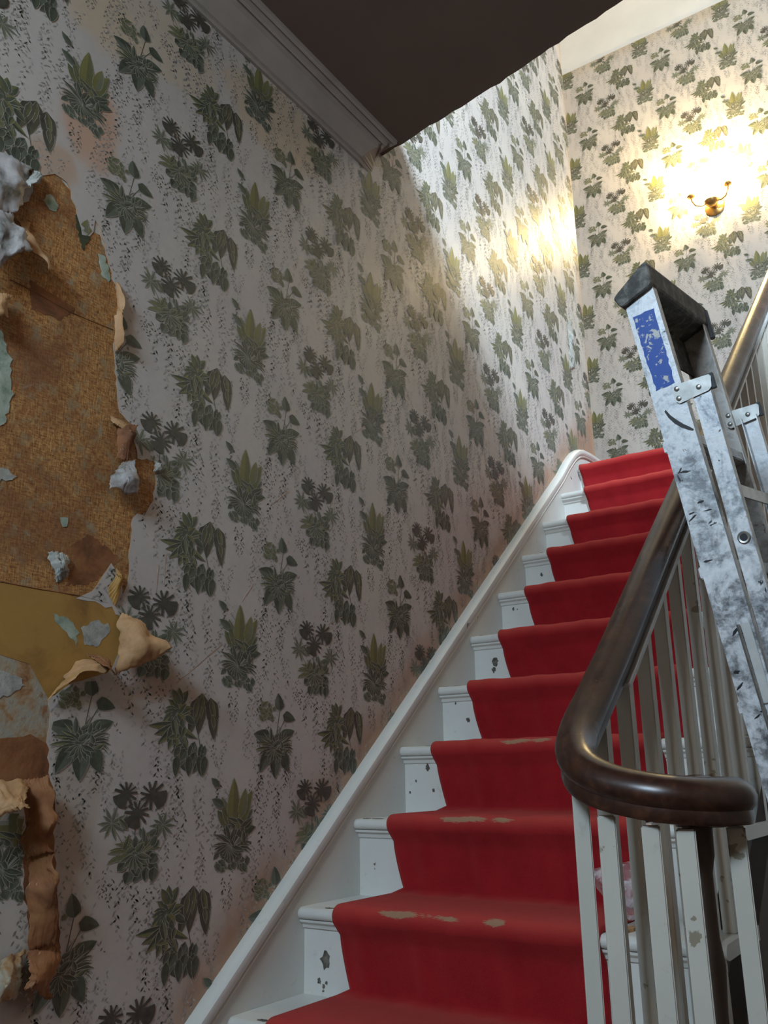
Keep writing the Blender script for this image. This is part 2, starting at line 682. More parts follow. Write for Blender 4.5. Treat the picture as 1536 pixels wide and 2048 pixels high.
def motif_a():
    t = Tile()
    for i in range(26):
        t.leaf(R_.uniform(-4.2, 4.2), R_.uniform(-8.2, -4.4), R_.uniform(-150, -30), R_.uniform(1.2, 2.2), R_.uniform(.5, .8), jit(GG), jit(DG), n=3)
    for a in range(8, 176, 8):
        t.leaf(0, -4.5, a + R_.uniform(-4, 4), R_.uniform(3.8, 5.6), .36, jit(B2), jit(DK), droop=(-55 if a < 90 else 55) * R_.uniform(.6, 1.2), n=4)
    t.leaf(1.0, -2, 14, 5.0, 1.1, jit(DG), jit(DK))
    t.leaf(1.4, -1, 48, 5.2, 1.0, jit(OL), jit(DG))
    t.leaf(-.6, -1, 128, 5.0, 1.0, jit(Y2), jit(DG))
    t.leaf(1.2, -1, 66, 8.4, 1.25, jit(YG), jit(Y2))
    t.leaf(-.3, -.5, 112, 6.5, 1.05, jit(Y2), jit(OL))
    t.leaf(.1, -1.0, 90, 10.2, 1.45, jit(YG), jit(Y2))
    t.leaf(2.0, 1.2, 80, 6.0, 1.0, jit(YG), jit(OL))
    for a in range(200, 345, 18):
        t.leaf(0, -4.3, a, R_.uniform(2.6, 3.8), .42, jit(DK), jit(DG), n=3)
    for i in range(14):
        t.leaf(R_.uniform(-2.6, 3.2), R_.uniform(-4.5, 0.5), R_.uniform(20, 160), R_.uniform(2, 3.6), R_.uniform(.3, .6), jit(R_.choice([DG, B2, Y2])), jit(DK))
    t.leaf(-2.2, 3.6, 152, 3.3, .85, jit(GG), jit(DG))
    t.leaf(-3.4, 7.4, 138, 2.7, .75, jit(GG), jit(DG), n=3)
    t.stem(-.3, 0, -2.4, 3.7, .06, DG)
    return t


def motif_b():
    t = Tile()
    for i in range(12):
        t.leaf(R_.uniform(-3.6, 3.8), R_.uniform(-5.0, -1.5), -90 + R_.uniform(-38, 38), R_.uniform(3.0, 4.8), R_.uniform(.6, .95), jit(GG), jit(DK))
    for (x, y, a, L, w) in ((2.6, 7.2, -94, 8.4, 1.5), (4.6, 6.4, -80, 8.2, 1.5), (1.6, 6.2, -102, 7.8, 1.3), (5.2, 3.0, -84, 5.0, 1.1)):
        t.leaf(x, y, a, L, w, jit(B2), jit(BR), n=6, blunt=.56)
        t.leaf(x, y, a + 3, L * .6, w * .4, jit(Y2), jit(B2), n=3)
    for a in range(0, 360, 26):
        t.leaf(-2.8, 2.8, a + R_.uniform(-8, 8), R_.uniform(2.8, 4.0), .72, jit(YG if a % 52 else Y2), jit(DG), droop=(-50 if math.cos(math.radians(a)) > 0 else 50))
    for a in (190, 215, 235, 255, 275, 300, 322):
        t.leaf(-3.0, .8, a, R_.uniform(4.2, 6.0), .7, jit(Y2), jit(DK), droop=R_.uniform(-20, 20))
    for a in (60, 95, 120):
        t.leaf(-2.4, 4.6, a, 3.4, .8, jit(Y2), jit(DG))
    for i in range(12):
        t.leaf(R_.uniform(-4.0, 1.0), R_.uniform(-3.5, 3.5), R_.uniform(190, 330), R_.uniform(2, 3.6), R_.uniform(.4, .7), jit(R_.choice([DG, Y2, OL])), jit(DK))
    for x in (-2.4, .2, 2.4, 3.8):
        t.leaf(x, -5.2, -90 + R_.uniform(-12, 12), 4.0, .8, jit(DG), jit(DK))
    t.stem(1, 3, 3, -5, .07, DG)
    return t


def motif_c():
    t = Tile()
    for (x, y) in ((5.0, .6), (-4.9, 1.4)):
        for a in range(0, 360, 36):
            t.leaf(x, y, a + R_.uniform(-8, 8), R_.uniform(2.0, 3.2), .30, jit(OL), jit(GG), n=3)
        t.stem(x, y, x * .3, -4, .06, OL)
    for a in range(14, 172, 11):
        t.leaf(0, -4.6, a + R_.uniform(-4, 4), R_.uniform(4.2, 6.0), .48, jit(OL), jit(Y2), droop=(-50 if a < 90 else 50))
    for i in range(15):
        t.leaf(R_.uniform(-3.6, 4.2), R_.uniform(-7.0, -3.4), R_.uniform(-140, -40), R_.uniform(1.8, 2.8), R_.uniform(.75, 1.15), jit(GG), jit(DK), n=4)
    for a in range(200, 345, 24):
        t.leaf(0, -4.2, a, 3.2, .5, jit(OL), jit(DG), n=3)
    for i in range(14):
        t.leaf(R_.uniform(-3.2, 3.6), R_.uniform(-4.5, .5), R_.uniform(20, 160), R_.uniform(1.6, 3.0), R_.uniform(.3, .6), jit(R_.choice([OL, GG, Y2])), jit(DG))
    t.stem(-.4, -3, -.6, 5, .08, BR)
    t.monstera(-2.5, 6.6, 2.5, 235, BR, (0.030, 0.026, 0.020))
    t.monstera(2.3, 6.2, 2.9, -20, BR, (0.030, 0.026, 0.020))
    t.monstera(-.2, 3.2, 2.6, 250, BR, (0.030, 0.026, 0.020))
    return t


def motif_d():
    t = Tile()
    t.stem(0, -3, 1.4, 6.2, .07, DG)
    t.stem(.4, -1, 3.2, 4.6, .07, DG)
    for a in range(15, 175, 13):
        t.leaf(.6, -3, a * .7 - 8, R_.uniform(4.2, 6.2), .15, jit(OL), jit(GG), droop=-70, n=4)
    for i in range(24):
        t.leaf(R_.uniform(-4.2, -.6), R_.uniform(2.6, 6.2), R_.uniform(20, 170), R_.uniform(1.2, 2.2), .45, jit(Y2), jit(OL), n=3)
    t.leaf(-1.4, -.6, 172, 4.4, 1.5, jit(GG), jit(DK), n=5, blunt=.56)
    t.leaf(1.8, -.4, 22, 4.0, 1.25, jit(DG), jit(DK), n=5, blunt=.56)
    t.leaf(2.2, 4.4, -14, 3.6, 1.2, jit(DG), jit(DK), n=5, blunt=.56)
    t.leaf(1.3, 5.4, 100, 3.9, 1.25, jit(GG), jit(DK), n=5, blunt=.56)
    for a in range(20, 176, 10):
        t.leaf(0, -3.4, a + R_.uniform(-4, 4), R_.uniform(3.8, 5.6), .38, jit(Y2 if a > 90 else B2), jit(DK), droop=(-60 if a < 90 else 60) * R_.uniform(.6, 1.1))
    for i in range(10):
        t.leaf(R_.uniform(-2.6, 2.6), R_.uniform(-4.5, 0), R_.uniform(20, 160), R_.uniform(1.6, 3.0), R_.uniform(.3, .55), jit(R_.choice([B2, GG, Y2])), jit(DK))
    t.leaf(-1.6, -3.6, -118, 5.0, 1.3, jit(GG), jit(DK), n=5, blunt=.56)
    t.leaf(2.0, -3.8, -66, 4.6, 1.4, jit(DG), jit(DK), n=5, blunt=.56)
    t.leaf(.2, -4.2, -90, 5.2, 1.5, jit(GG), jit(DK), n=5, blunt=.56)
    for a in range(205, 340, 22):
        t.leaf(0, -3.2, a, 3.0, .4, jit(DK), jit(DG), n=3)
    return t


def tile_arrays(t, sx, sy):
    q = np.array(t.q, dtype=np.float64) * 0.01
    q[:, :, 0] *= sx
    q[:, :, 1] *= sy
    return q, np.array(t.c), np.array(t.l, dtype=np.float64)


# phases of the four motifs within the repeat, metres
MOTIFS = [(motif_a, 1.0518 * 1.4, 0.2034 * 1.4 + 1.0), (motif_b, 0.953 * 1.4, 0.0696 * 1.4 + 1.0),
          (motif_c, 0.8663 * 1.4, 0.2048 * 1.4 + 1.0), (motif_d, 0.7622 * 1.4, 0.0666 * 1.4 + 1.0)]
_Q, _Cc, _L = [], [], []
S0, T0 = MOTIFS[0][1], MOTIFS[0][2]
for fn, s, z in MOTIFS:
    q, c, l = tile_arrays(fn(), 1.27, 1.04)
    q[:, :, 0] += s - S0
    q[:, :, 1] += z - T0
    _Q.append(q)
    _Cc.append(c)
    _L.append(l + 3)
tr = Tile()
INK = [(0.36, 0.33, 0.30), (0.42, 0.38, 0.35), (0.31, 0.285, 0.255), (0.46, 0.42, 0.39)]


def trail(x, y, n, col, size, sway):
    a = R_.uniform(0, 6.28)
    for i in range(n):
        xx = x + sway * math.sin(a + i * .5)
        yy = y - i * size * .78
        sd = 1 if i % 2 else -1
        if R_.random() < .15:
            continue
        tr.layer = 0
        ang = -90 + sd * R_.uniform(25, 70)
        L, w = size * R_.uniform(.7, 1.2), size * R_.uniform(.15, .24)
        ca, sa = math.cos(math.radians(ang)), math.sin(math.radians(ang))
        tr.quad([(xx, yy), (xx + L * .5 * ca - w * sa, yy + L * .5 * sa + w * ca), (xx + L * ca, yy + L * sa),
                 (xx + L * .5 * ca + w * sa, yy + L * .5 * sa - w * ca)][::-1], jit(col, .12))


for i in range(135):
    trail(R_.uniform(0, PER_W * 100), R_.uniform(-PER_H * 100, 0), R_.randint(7, 15), R_.choice(INK), R_.uniform(.85, 1.2), .5)
for fn, s, z in MOTIFS:
    for i in range(12):
        trail((s - S0) * 100 + R_.uniform(-9, 9), (z - T0) * 100 + R_.uniform(-14, -5), R_.randint(3, 8), R_.choice([(0.13, 0.12, 0.095), (0.20, 0.185, 0.155)]), R_.uniform(.65, 1.0), .35)
    for i in range(7):
        trail((s - S0) * 100 + R_.choice((-1, 1)) * R_.uniform(6, 11), (z - T0) * 100 + R_.uniform(-6, 5), R_.randint(3, 6), (0.19, 0.175, 0.145), R_.uniform(.6, .9), .4)
q, c, l = tile_arrays(tr, 1, 1)
TQ = np.concatenate(_Q + [q])
TC = np.concatenate(_Cc + [c])
TL = np.concatenate(_L + [l])


def print_on(name, s_off, t_off, s_rng, t_rng, to3d, parent, holes=(), base=0.0004, keep=None):
    """repeat the tile over a wall rectangle; drop shapes outside it or inside torn holes"""
    i0 = math.floor((s_rng[0] - s_off) / PER_W) - 1
    i1 = math.ceil((s_rng[1] - s_off) / PER_W) + 1
    j0 = math.floor((t_rng[0] - t_off) / PER_H) - 1
    j1 = math.ceil((t_rng[1] - t_off) / PER_H) + 1
    Qs, Cs, Ls = [], [], []
    for i in range(i0, i1 + 1):
        for j in range(j0, j1 + 1):
            Q = TQ + np.array([s_off + i * PER_W, t_off + j * PER_H])
            ok = ((Q[:, :, 0] > s_rng[0]) & (Q[:, :, 0] < s_rng[1]) & (Q[:, :, 1] > t_rng[0]) & (Q[:, :, 1] < t_rng[1])).all(1)
            if keep is not None:
                ok &= keep(Q[:, 0, 0], Q[:, 0, 1])
            if ok.any():
                Qs.append(Q[ok])
                Cs.append(TC[ok])
                Ls.append(TL[ok])
    Q, Cc, Ly = np.concatenate(Qs), np.concatenate(Cs), np.concatenate(Ls)
    for h in holes:
        bad = np.zeros(len(Q), bool)
        for k in range(4):
            bad |= in_poly(Q[:, k], h)
        Q, Cc, Ly = Q[~bad], Cc[~bad], Ly[~bad]
    n = len(Q)
    off = base + np.repeat(Ly * 0.000008, 4)
    co = to3d(Q.reshape(-1, 2), off).astype(np.float32)
    me = bpy.data.meshes.new(name)
    me.vertices.add(4 * n)
    me.vertices.foreach_set('co', co.ravel())
    me.loops.add(4 * n)
    me.loops.foreach_set('vertex_index', np.arange(4 * n, dtype=np.int32))
    me.polygons.add(n)
    me.polygons.foreach_set('loop_start', np.arange(0, 4 * n, 4, dtype=np.int32))
    me.update(calc_edges=True)
    at = me.attributes.new('ink', 'FLOAT_COLOR', 'POINT')
    rgba = np.ones((4 * n, 4), np.float32)
    rgba[:, :3] = np.repeat(Cc, 4, axis=0)
    at.data.foreach_set('color', rgba.ravel())
    o = link(name, me, M_print, parent)
    o['kind'] = 'stuff'
    o['label'] = 'printed potted foliage sprigs and trailing leaves'
    return o


# ------------------------------------------------------------------ the shell
def slab_box(name, lo, hi, mat):
    bm = bmesh.new()
    box(bm, lo, hi)
    return struct(from_bm(name, bm, mat))


STAINS_SHADE = [
    ('slope', (1.376, 0.545, 0.828, 0.17), (0.36, 0.17, 0.075), 0.8),
    ('yline', (3.911, 0.06), (0.50, 0.32, 0.18), 0.55),
    ('blob', (*[(0.966, 2.35)][0], 0.085, 0.13), (0.58, 0.325, 0.20), 0.75),
    ('blob', (*[(0.888, 2.204)][0], 0.07, 0.06), (0.50, 0.30, 0.18), 0.6),
    ('blob', (*[(0.977, 2.651)][0], 0.14, 0.10), (0.60, 0.43, 0.24), 0.55),
    ('blob', (*[(1.57, 2.778)][0], 0.26, 0.13), (0.58, 0.41, 0.23), 0.55),
    ('blob', (*[(1.144, 2.716)][0], 0.20, 0.12), (0.58, 0.44, 0.26), 0.45),
    ('blob', (*[(1.066, 0.973)][0], 0.062, 0.15), (0.36, 0.25, 0.15), 0.35),  # brown stain plus the torn strip's cast shadow, painted into the paper colour
    ('blob', (*[(1.223, 1.19)][0], 0.08, 0.05), (0.45, 0.28, 0.18), 0.55),
    ('blob', (*[(1.008, 0.682)][0], 0.07, 0.06), (0.20, 0.12, 0.07), 0.8),
]
M_paperL = paper_mat('wallpaper_ground_stain_shade', STAINS_SHADE)
M_paperF = paper_mat('wallpaper_ground', [('zband', (5.825, 0.12), (0.50, 0.38, 0.25), 0.6)])

# left wall: plaster, then torn layers of lining and paper
wall_left = slab_box('wall_left', (-0.14, Y_REAR, 0.0), (0.0, Y_WALL_END, Z_TOP), M_plaster)

HOLE = [(0.663, 2.06), (0.784, 2.045), (0.813, 2.053), (0.841, 2.088), (0.839, 2.124), (0.862, 2.161), (0.888, 2.182), (0.917, 2.179), (0.931, 2.149), (0.948, 2.118), (0.965, 2.082), (0.986, 2.088), (0.994, 2.134), (1.013, 2.102), (1.038, 2.046), (1.061, 2.009), (1.075, 1.922), (1.067, 1.861), (1.076, 1.812), (1.095, 1.728), (1.128, 1.712), (1.139, 1.676), (1.15, 1.642), (1.199, 1.652), (1.203, 1.633), (1.199, 1.564), (1.178, 1.525), (1.146, 1.512), (1.147, 1.445), (1.147, 1.383), (1.136, 1.35), (1.127, 1.389), (1.105, 1.408), (1.087, 1.382), (1.072, 1.354), (1.029, 1.328), (1.087, 1.325), (1.137, 1.308), (1.154, 1.253), (1.117, 1.196), (1.056, 1.175), (1.014, 1.156), (0.993, 1.141), (0.996, 1.076), (1.004, 1.025), (1.02, 0.974), (1.03, 0.899), (1.044, 0.808), (1.058, 0.735), (1.058, 0.685), (1.003, 0.728), (0.98, 0.807), (0.97, 0.926), (0.955, 0.967), (0.922, 0.936), (0.817, 0.941)]
HOLE_R = ragged(HOLE, 0.012, 0.0035, 3)
rect = [(Y_REAR, 0.0), (Y_WALL_END, 0.0), (Y_WALL_END, Z_TOP), (Y_REAR, Z_TOP)]
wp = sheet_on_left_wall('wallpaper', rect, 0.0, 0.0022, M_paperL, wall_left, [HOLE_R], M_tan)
wp['label'] = 'lilac grey foliage wallpaper torn open at the left'
print_on('printed_foliage', MOTIFS[0][1], MOTIFS[0][2], (-0.8, Y_WALL_END - .002), (0.0, 5.3),
         lambda Q, off: np.stack([0.0022 + off, Q[:, 0], Q[:, 1]], 1), wall_left, [HOLE_R],
         keep=lambda s, t: ~((s < 1.88) & (t > 3.02)) & (t > 0.545 + .828 * (s - 1.376) - .06))

def layer(name, px_poly, x, mat, step=0.012, amp=0.003, seed=1, label=None):
    o = sheet_on_left_wall(name, ragged(px_poly, step, amp, seed), 0.0, x, mat, wall_left)
    if label:
        o['label'] = label
    return o


layer('scrim_lining', [(0.731, 1.984), (0.815, 2.049), (0.841, 2.104), (0.868, 2.168), (0.892, 2.188), (0.928, 2.168), (0.959, 2.103), (1.01, 2.106), (1.044, 2.046), (1.074, 1.982), (1.097, 1.735), (1.136, 1.714), (1.158, 1.648), (1.205, 1.662), (1.204, 1.555), (1.151, 1.504), (1.154, 1.425), (1.141, 1.341), (1.115, 1.342), (1.064, 1.317), (0.975, 1.317), (0.874, 1.321), (0.818, 1.319)], 0.0009, M_canvas, 0.012, 0.003, 5, 'orange brown woven lining')
layer('mustard_lining', [(0.817, 1.327), (0.873, 1.331), (0.932, 1.33), (1.006, 1.331), (1.068, 1.331), (1.105, 1.328), (1.139, 1.308), (1.16, 1.253), (1.121, 1.193), (1.056, 1.173), (1.012, 1.154), (0.991, 1.138), (0.948, 1.195), (0.888, 1.206), (0.834, 1.201)], 0.0016, M_mustard, 0.02, 0.0015, 6, 'flat mustard lining paper')
layer('stained_plaster', [(0.831, 1.217), (0.904, 1.23), (0.945, 1.221), (0.998, 1.208), (1.008, 1.137), (1.003, 1.067), (1.005, 1.033), (0.945, 1.049), (0.907, 1.057), (0.854, 1.048)], 0.0011, M_dirty, 0.012, 0.004, 7)
layer('rust_band', [(0.85, 1.072), (0.905, 1.067), (0.962, 1.078), (1.002, 1.059), (1.023, 0.999), (1.034, 0.898), (1.051, 0.799), (1.064, 0.719), (1.003, 0.724), (0.978, 0.807), (0.972, 0.926), (0.943, 0.992), (0.914, 1.0), (0.861, 0.993)], 0.0018, M_rust, 0.012, 0.004, 8)
k = 9
for nm, pl, mt in (
        ('verdigris_patch', [(0.864, 2.108), (0.884, 2.132), (0.904, 2.118), (0.902, 2.1), (0.886, 2.096)], M_aqua),
        ('verdigris_patch', [(1.009, 2.06), (1.027, 2.061), (1.045, 2.016), (1.027, 2.011), (1.017, 2.031)], M_aqua),
        ('verdigris_patch', [(0.815, 1.796), (0.83, 1.772), (0.846, 1.727), (0.851, 1.669), (0.843, 1.617), (0.809, 1.606), (0.786, 1.784)], M_aqua),
        ('verdigris_patch', [(0.982, 1.291), (1.005, 1.29), (1.029, 1.282), (1.044, 1.263), (1.04, 1.24), (1.021, 1.255), (1.0, 1.271)], M_aqua),
        ('pale_plaster_patch', [(1.046, 1.273), (1.078, 1.292), (1.107, 1.29), (1.113, 1.272), (1.083, 1.241), (1.058, 1.242)], M_pale),
        ('pale_plaster_patch', [(0.973, 1.392), (0.985, 1.404), (1.006, 1.395), (1.001, 1.375), (0.99, 1.357), (0.975, 1.374)], M_pale),
        ('pale_plaster_patch', [(0.98, 1.473), (0.995, 1.477), (0.994, 1.461), (0.986, 1.457)], M_aqua),
        ('pale_plaster_patch', [(0.891, 1.181), (0.921, 1.175), (0.942, 1.159), (0.915, 1.14), (0.869, 1.132), (0.864, 1.179)], M_pale),
        ('pale_plaster_patch', [(0.818, 1.533), (0.861, 1.536), (0.88, 1.529), (0.86, 1.514), (0.823, 1.497)], M_pale),
        ('rust_patch', [(1.007, 1.426), (1.05, 1.455), (1.087, 1.443), (1.126, 1.42), (1.093, 1.383), (1.048, 1.356), (1.004, 1.347), (1.022, 1.39)], M_rust),
        ('rust_patch', [(0.862, 1.925), (0.919, 1.919), (0.968, 1.908), (0.936, 1.872), (0.87, 1.863)], M_rust),
        ('foliage_scrap', [(0.946, 2.116), (0.971, 2.133), (0.985, 2.123), (0.987, 2.082), (0.971, 2.049), (0.956, 2.077)], simple('green_printed_scrap', (0.05, 0.06, 0.03), 0.5, .4, 60))):
    layer(nm, pl, 0.0021 if nm != 'rust_patch' else 0.0014, mt, 0.006, 0.003, k)
    k += 1
# dark cracks in the lining
for pts in ([(0.822, 1.905), (0.876, 1.904), (0.957, 1.898), (1.062, 1.905)], [(0.872, 1.332), (0.942, 1.332), (1.028, 1.333), (1.104, 1.329)]):
    bm = bmesh.new()
    tube(bm, [(0.0012, y, z) for y, z in pts], 0.0012, 6)
    from_bm('lining_crack', bm, M_rust, wall_left)


def flap(name, corners, lifts, front, back, bulge=0.0, nu=26, nv=20, rag=0.004, seed=1, twist=0.0, sag=0.0):
    """curling scrap of paper: four (Y,Z) corners and their stand-off from the wall; two faced, 0.8 mm thick"""
    r = random.Random(seed)
    (a, b, c_, d) = corners
    P = []
    je = [[r.uniform(-1, 1) * rag for _ in range(nu + 1)] for _ in range(2)]
    jf = [[r.uniform(-1, 1) * rag for _ in range(nv + 1)] for _ in range(2)]
    for j in range(nv + 1):
        v = j / nv
        row = []
        for i in range(nu + 1):
            u = i / nu
            y = (1 - v) * ((1 - u) * a[0] + u * b[0]) + v * ((1 - u) * d[0] + u * c_[0])
            z = (1 - v) * ((1 - u) * a[1] + u * b[1]) + v * ((1 - u) * d[1] + u * c_[1])
            h = (1 - v) * ((1 - u) * lifts[0] + u * lifts[1]) + v * ((1 - u) * lifts[3] + u * lifts[2])
            h += bulge * math.sin(math.pi * min(1, u)) * math.sin(math.pi * v)
            h += twist * math.sin(2 * math.pi * u) * (v - .3)
            nv_ = Vector((y * 26, z * 26, seed * 3.7))
            f1, f2, f3 = mnoise.noise(nv_), mnoise.noise(nv_ + Vector((9, 4, 2))), mnoise.noise(nv_ * 2.6)
            rim = max(abs(2 * u - 1), abs(2 * v - 1))
            h += (h * .45 + .002) * f1 + .0025 * f3
            y += f2 * .012 * rim + f3 * .004 * rim
            z += f1 * .012 * rim + sag * math.sin(math.pi * u) * v
            z += je[0][i] * (1 - v) + je[1][i] * v
            y += jf[0][j] * (1 - u) + jf[1][j] * u
            row.append(Vector((max(0.0026, h), y, z)))
        P.append(row)
    bm = bmesh.new()
    F = [[bm.verts.new(p) for p in row] for row in P]
    B = [[bm.verts.new(p - Vector((0.0009, 0, 0))) for p in row] for row in P]
    for j in range(nv):
        for i in range(nu):
            f = bm.faces.new([F[j][i], F[j][i + 1], F[j + 1][i + 1], F[j + 1][i]])
            g = bm.faces.new([B[j][i], B[j + 1][i], B[j + 1][i + 1], B[j][i + 1]])
            g.material_index = 1
    edge = [(0, i) for i in range(nu + 1)] + [(j, nu) for j in range(1, nv + 1)] + [(nv, i) for i in range(nu - 1, -1, -1)] + [(j, 0) for j in range(nv - 1, 0, -1)]
    for k_ in range(len(edge)):
        (j0, i0), (j1, i1) = edge[k_], edge[(k_ + 1) % len(edge)]
        f = bm.faces.new([F[j0][i0], B[j0][i0], B[j1][i1], F[j1][i1]])
        f.material_index = 1
    me = bpy.data.meshes.new(name)
    bm.to_mesh(me)
    bm.free()
    me.polygons.foreach_set('use_smooth', [True] * len(me.polygons))
    o = link(name, me, [front, back], wall_left)
    return o


FL = [
    # corners (top-left, top-right, bottom-right, bottom-left), lifts, front, back, bulge
    ('peeling_flap', [(1.133, 1.313), (1.176, 1.304), (1.201, 1.239), (1.113, 1.189)], (.004, .016, .075, .030), M_tan, M_mustard, .030, .003, 'tan curled back of the peeled lining'),
    ('peeling_flap', [(1.038, 1.21), (1.099, 1.22), (1.068, 1.185), (0.978, 1.133)], (.004, .020, .060, .016), M_tan, M_mustard, .012, .002, None),
    ('peeling_flap', [(1.061, 1.227), (1.086, 1.216), (1.092, 1.183), (1.056, 1.19)], (.010, .034, .062, .052), M_rust, M_tan, .006, .003, None),
    ('peeling_flap', [(0.728, 2.144), (0.842, 2.173), (0.805, 2.03), (0.732, 2.005)], (.003, .004, .034, .026), M_shreds, M_tan, .012, .006, 'pale torn wallpaper face'),
    ('peeling_flap', [(0.832, 2.16), (0.86, 2.158), (0.824, 2.099), (0.814, 2.114)], (.004, .010, .030, .012), M_pale, M_tan, .006, .004, None),
    ('peeling_flap', [(0.737, 1.99), (0.79, 2.019), (0.834, 1.95), (0.755, 1.876)], (.020, .030, .046, .030), M_shreds, M_tan, .018, .006, None),
    ('peeling_flap', [(0.808, 2.033), (0.84, 2.042), (0.888, 1.945), (0.869, 1.929)], (.010, .012, .026, .034), M_tan, M_rust, .010, .003, 'tan paper backing folded over'),
    ('peeling_flap', [(0.771, 1.85), (0.82, 1.859), (0.813, 1.811), (0.77, 1.789)], (.010, .018, .030, .024), M_tan, M_tan, .016, .003, None),
    ('peeling_flap', [(1.085, 1.7), (1.112, 1.699), (1.124, 1.629), (1.089, 1.628)], (.006, .030, .026, .012), M_rust, M_tan, .014, .004, None),
    ('peeling_flap', [(1.103, 1.621), (1.127, 1.628), (1.132, 1.551), (1.057, 1.546)], (.012, .032, .030, .028), M_shreds, M_tan, .012, .005, 'lilac scrap hanging loose'),
    ('peeling_flap', [(1.187, 1.648), (1.212, 1.65), (1.198, 1.626), (1.188, 1.623)], (.004, .018, .016, .004), M_pale, M_tan, .006, .004, None),
    ('peeling_flap', [(1.073, 1.719), (1.123, 1.708), (1.104, 1.68), (1.078, 1.694)], (.003, .010, .016, .006), M_tan, M_rust, .004, .003, None),
    ('peeling_flap', [(1.055, 2.02), (1.065, 1.968), (1.079, 1.871), (1.075, 1.858)], (.003, .026, .022, .003), M_tan, M_tan, .004, .003, None),
    ('peeling_flap', [(0.957, 1.0), (0.985, 1.011), (0.998, 0.886), (0.965, 0.872)], (.006, .040, .052, .016), M_rust, M_tan, .012, .004, None),
    ('peeling_flap', [(0.87, 1.016), (0.946, 0.992), (0.909, 0.953), (0.847, 0.941)], (.008, .020, .075, .060), M_tan, M_rust, .014, .006, None),
    ('peeling_flap', [(0.976, 0.886), (0.997, 0.886), (1.036, 0.733), (0.99, 0.731)], (.012, .050, .030, .012), M_rust, M_tan, .010, .004, None),
    ('peeling_flap', [(0.997, 0.733), (1.052, 0.729), (1.039, 0.657), (0.967, 0.674)], (.010, .010, .030, .034), M_rust, M_tan, .016, .006, 'dark stained roll of fallen paper'),
    ('peeling_flap', [(0.907, 0.722), (0.985, 0.732), (0.964, 0.671), (0.903, 0.655)], (.010, .014, .034, .030), M_dirty, M_tan, .014, .006, None),
    ('peeling_flap', [(1.1, 1.356), (1.118, 1.397), (1.125, 1.387), (1.114, 1.331)], (.003, .006, .014, .010), M_mustard, M_tan, .004, .003, None),
    ('peeling_flap', [(0.963, 1.398), (0.999, 1.402), (1.0, 1.366), (0.977, 1.353)], (.004, .008, .006, .004), M_pale, M_pale, .008, .005, None),
]
for i, (nm, cs, lf, fr, bk, bu, rg, lb) in enumerate(FL):
    o = flap(nm, cs, lf, fr, bk, bu, rag=rg * .5, seed=20 + i, sag=(.022 if i == 1 else 0))
    if lb:
        o['label'] = lb
# split paper lifting beside the landing corner
o = flap('lifted_seam', [(3.688, 3.112), (3.729, 3.131), (3.718, 2.87), (3.656, 2.833)], (.004, .010, .012, .005), M_pale, M_tan, .006, rag=.006, seed=77)

# long scuffs through the print
M_scuff = simple('peach_scuff', (0.48, 0.33, 0.26), 0.6, .15, 40)
for (y0, z0), (y1, z1) in ([(1.637, 1.697), (1.57, 1.645)], [(1.42, 1.284), (1.293, 1.189)], [(1.516, 1.437), (1.479, 1.388)], [(1.225, 1.428), (1.222, 1.369)], [(2.006, 2.012), (1.905, 1.936)], [(1.881, 1.413), (1.805, 1.377)], [(1.242, 1.453), (1.242, 1.388)]):
    L_ = math.hypot(y1 - y0, z1 - z0)
    ny, nz = -(z1 - z0) / L_ * .0015, (y1 - y0) / L_ * .0015
    poly = ragged([(y0 - ny, z0 - nz), (y1 - ny * .3, z1 - nz * .3), (y1 + ny * .3, z1 + nz * .3), (y0 + ny, z0 + nz)], .008, .0007, int(y0 * 1000))
    sheet_on_left_wall('wallpaper_scuff', poly, 0.0022, 0.0028, M_scuff, wall_left)

# far wall beyond the landing
wall_far = slab_box('wall_far', (-1.5, Y_FAR, 0.0), (X_RIGHT, Y_FAR + .14, Z_TOP), M_plain)
bm = bmesh.new()
box(bm, (-1.4, Y_FAR - .0022, Z_LAND), (X_RIGHT - .01, Y_FAR, Z_PAPER_TOP))
from_bm('wallpaper', bm, M_paperF, wall_far)
print_on('printed_foliage', (-0.8922) * 1.4 + 1.4, 3.1399 * 1.4 + 1.0, (-0.9, 1.7), (Z_LAND + .002, Z_PAPER_TOP - .002),
         lambda Q, off: np.stack([Q[:, 0], Y_FAR - .0022 - off, Q[:, 1]], 1), wall_far)

wall_right = slab_box('wall_right', (X_RIGHT, Y_REAR, 0.0), (X_RIGHT + .14, Y_FAR, Z_TOP), M_paperF)
wall_rear = slab_box('wall_rear', (-0.14, Y_REAR - .14, 0.0), (X_RIGHT + .14, Y_REAR, Z_TOP), M_paperF)
wall_return = slab_box('wall_return', (-1.5, Y_WALL_END - .14, 0.0), (-0.14, Y_WALL_END, Z_TOP), M_paperF)
wall_alcove = slab_box('wall_alcove', (-1.64, Y_WALL_END - .14, 0.0), (-1.5, Y_FAR + .14, Z_TOP), M_paperF)
floor = slab_box('floor', (-0.14, Y_REAR - .14, -0.12), (X_RIGHT + .14, Y_FAR + .14, 0.0), M_boards)
ceiling_upper = slab_box('ceiling_upper', (-1.64, Y_REAR - .14, Z_TOP), (X_RIGHT + .14, Y_FAR + .14, Z_TOP + .1), M_plain)

# upper floor slab over the hall: its ragged trimmer edge crosses the top of the view
edge = ragged([(0.0, 2.088), (0.45, 2.022), (0.9, 1.943), (1.5, 1.87), (X_RIGHT, 1.70)], 0.03, 0.003, 4, closed=False)
bm = bmesh.new()
prism(bm, [Vector((x, y, Z_CEIL)) for x, y in edge] + [Vector((X_RIGHT, Y_REAR, Z_CEIL)), Vector((0.0, Y_REAR, Z_CEIL))], (0, 0, Z_SLAB_TOP - Z_CEIL))
struct(from_bm('ceiling', bm, M_ceiling))

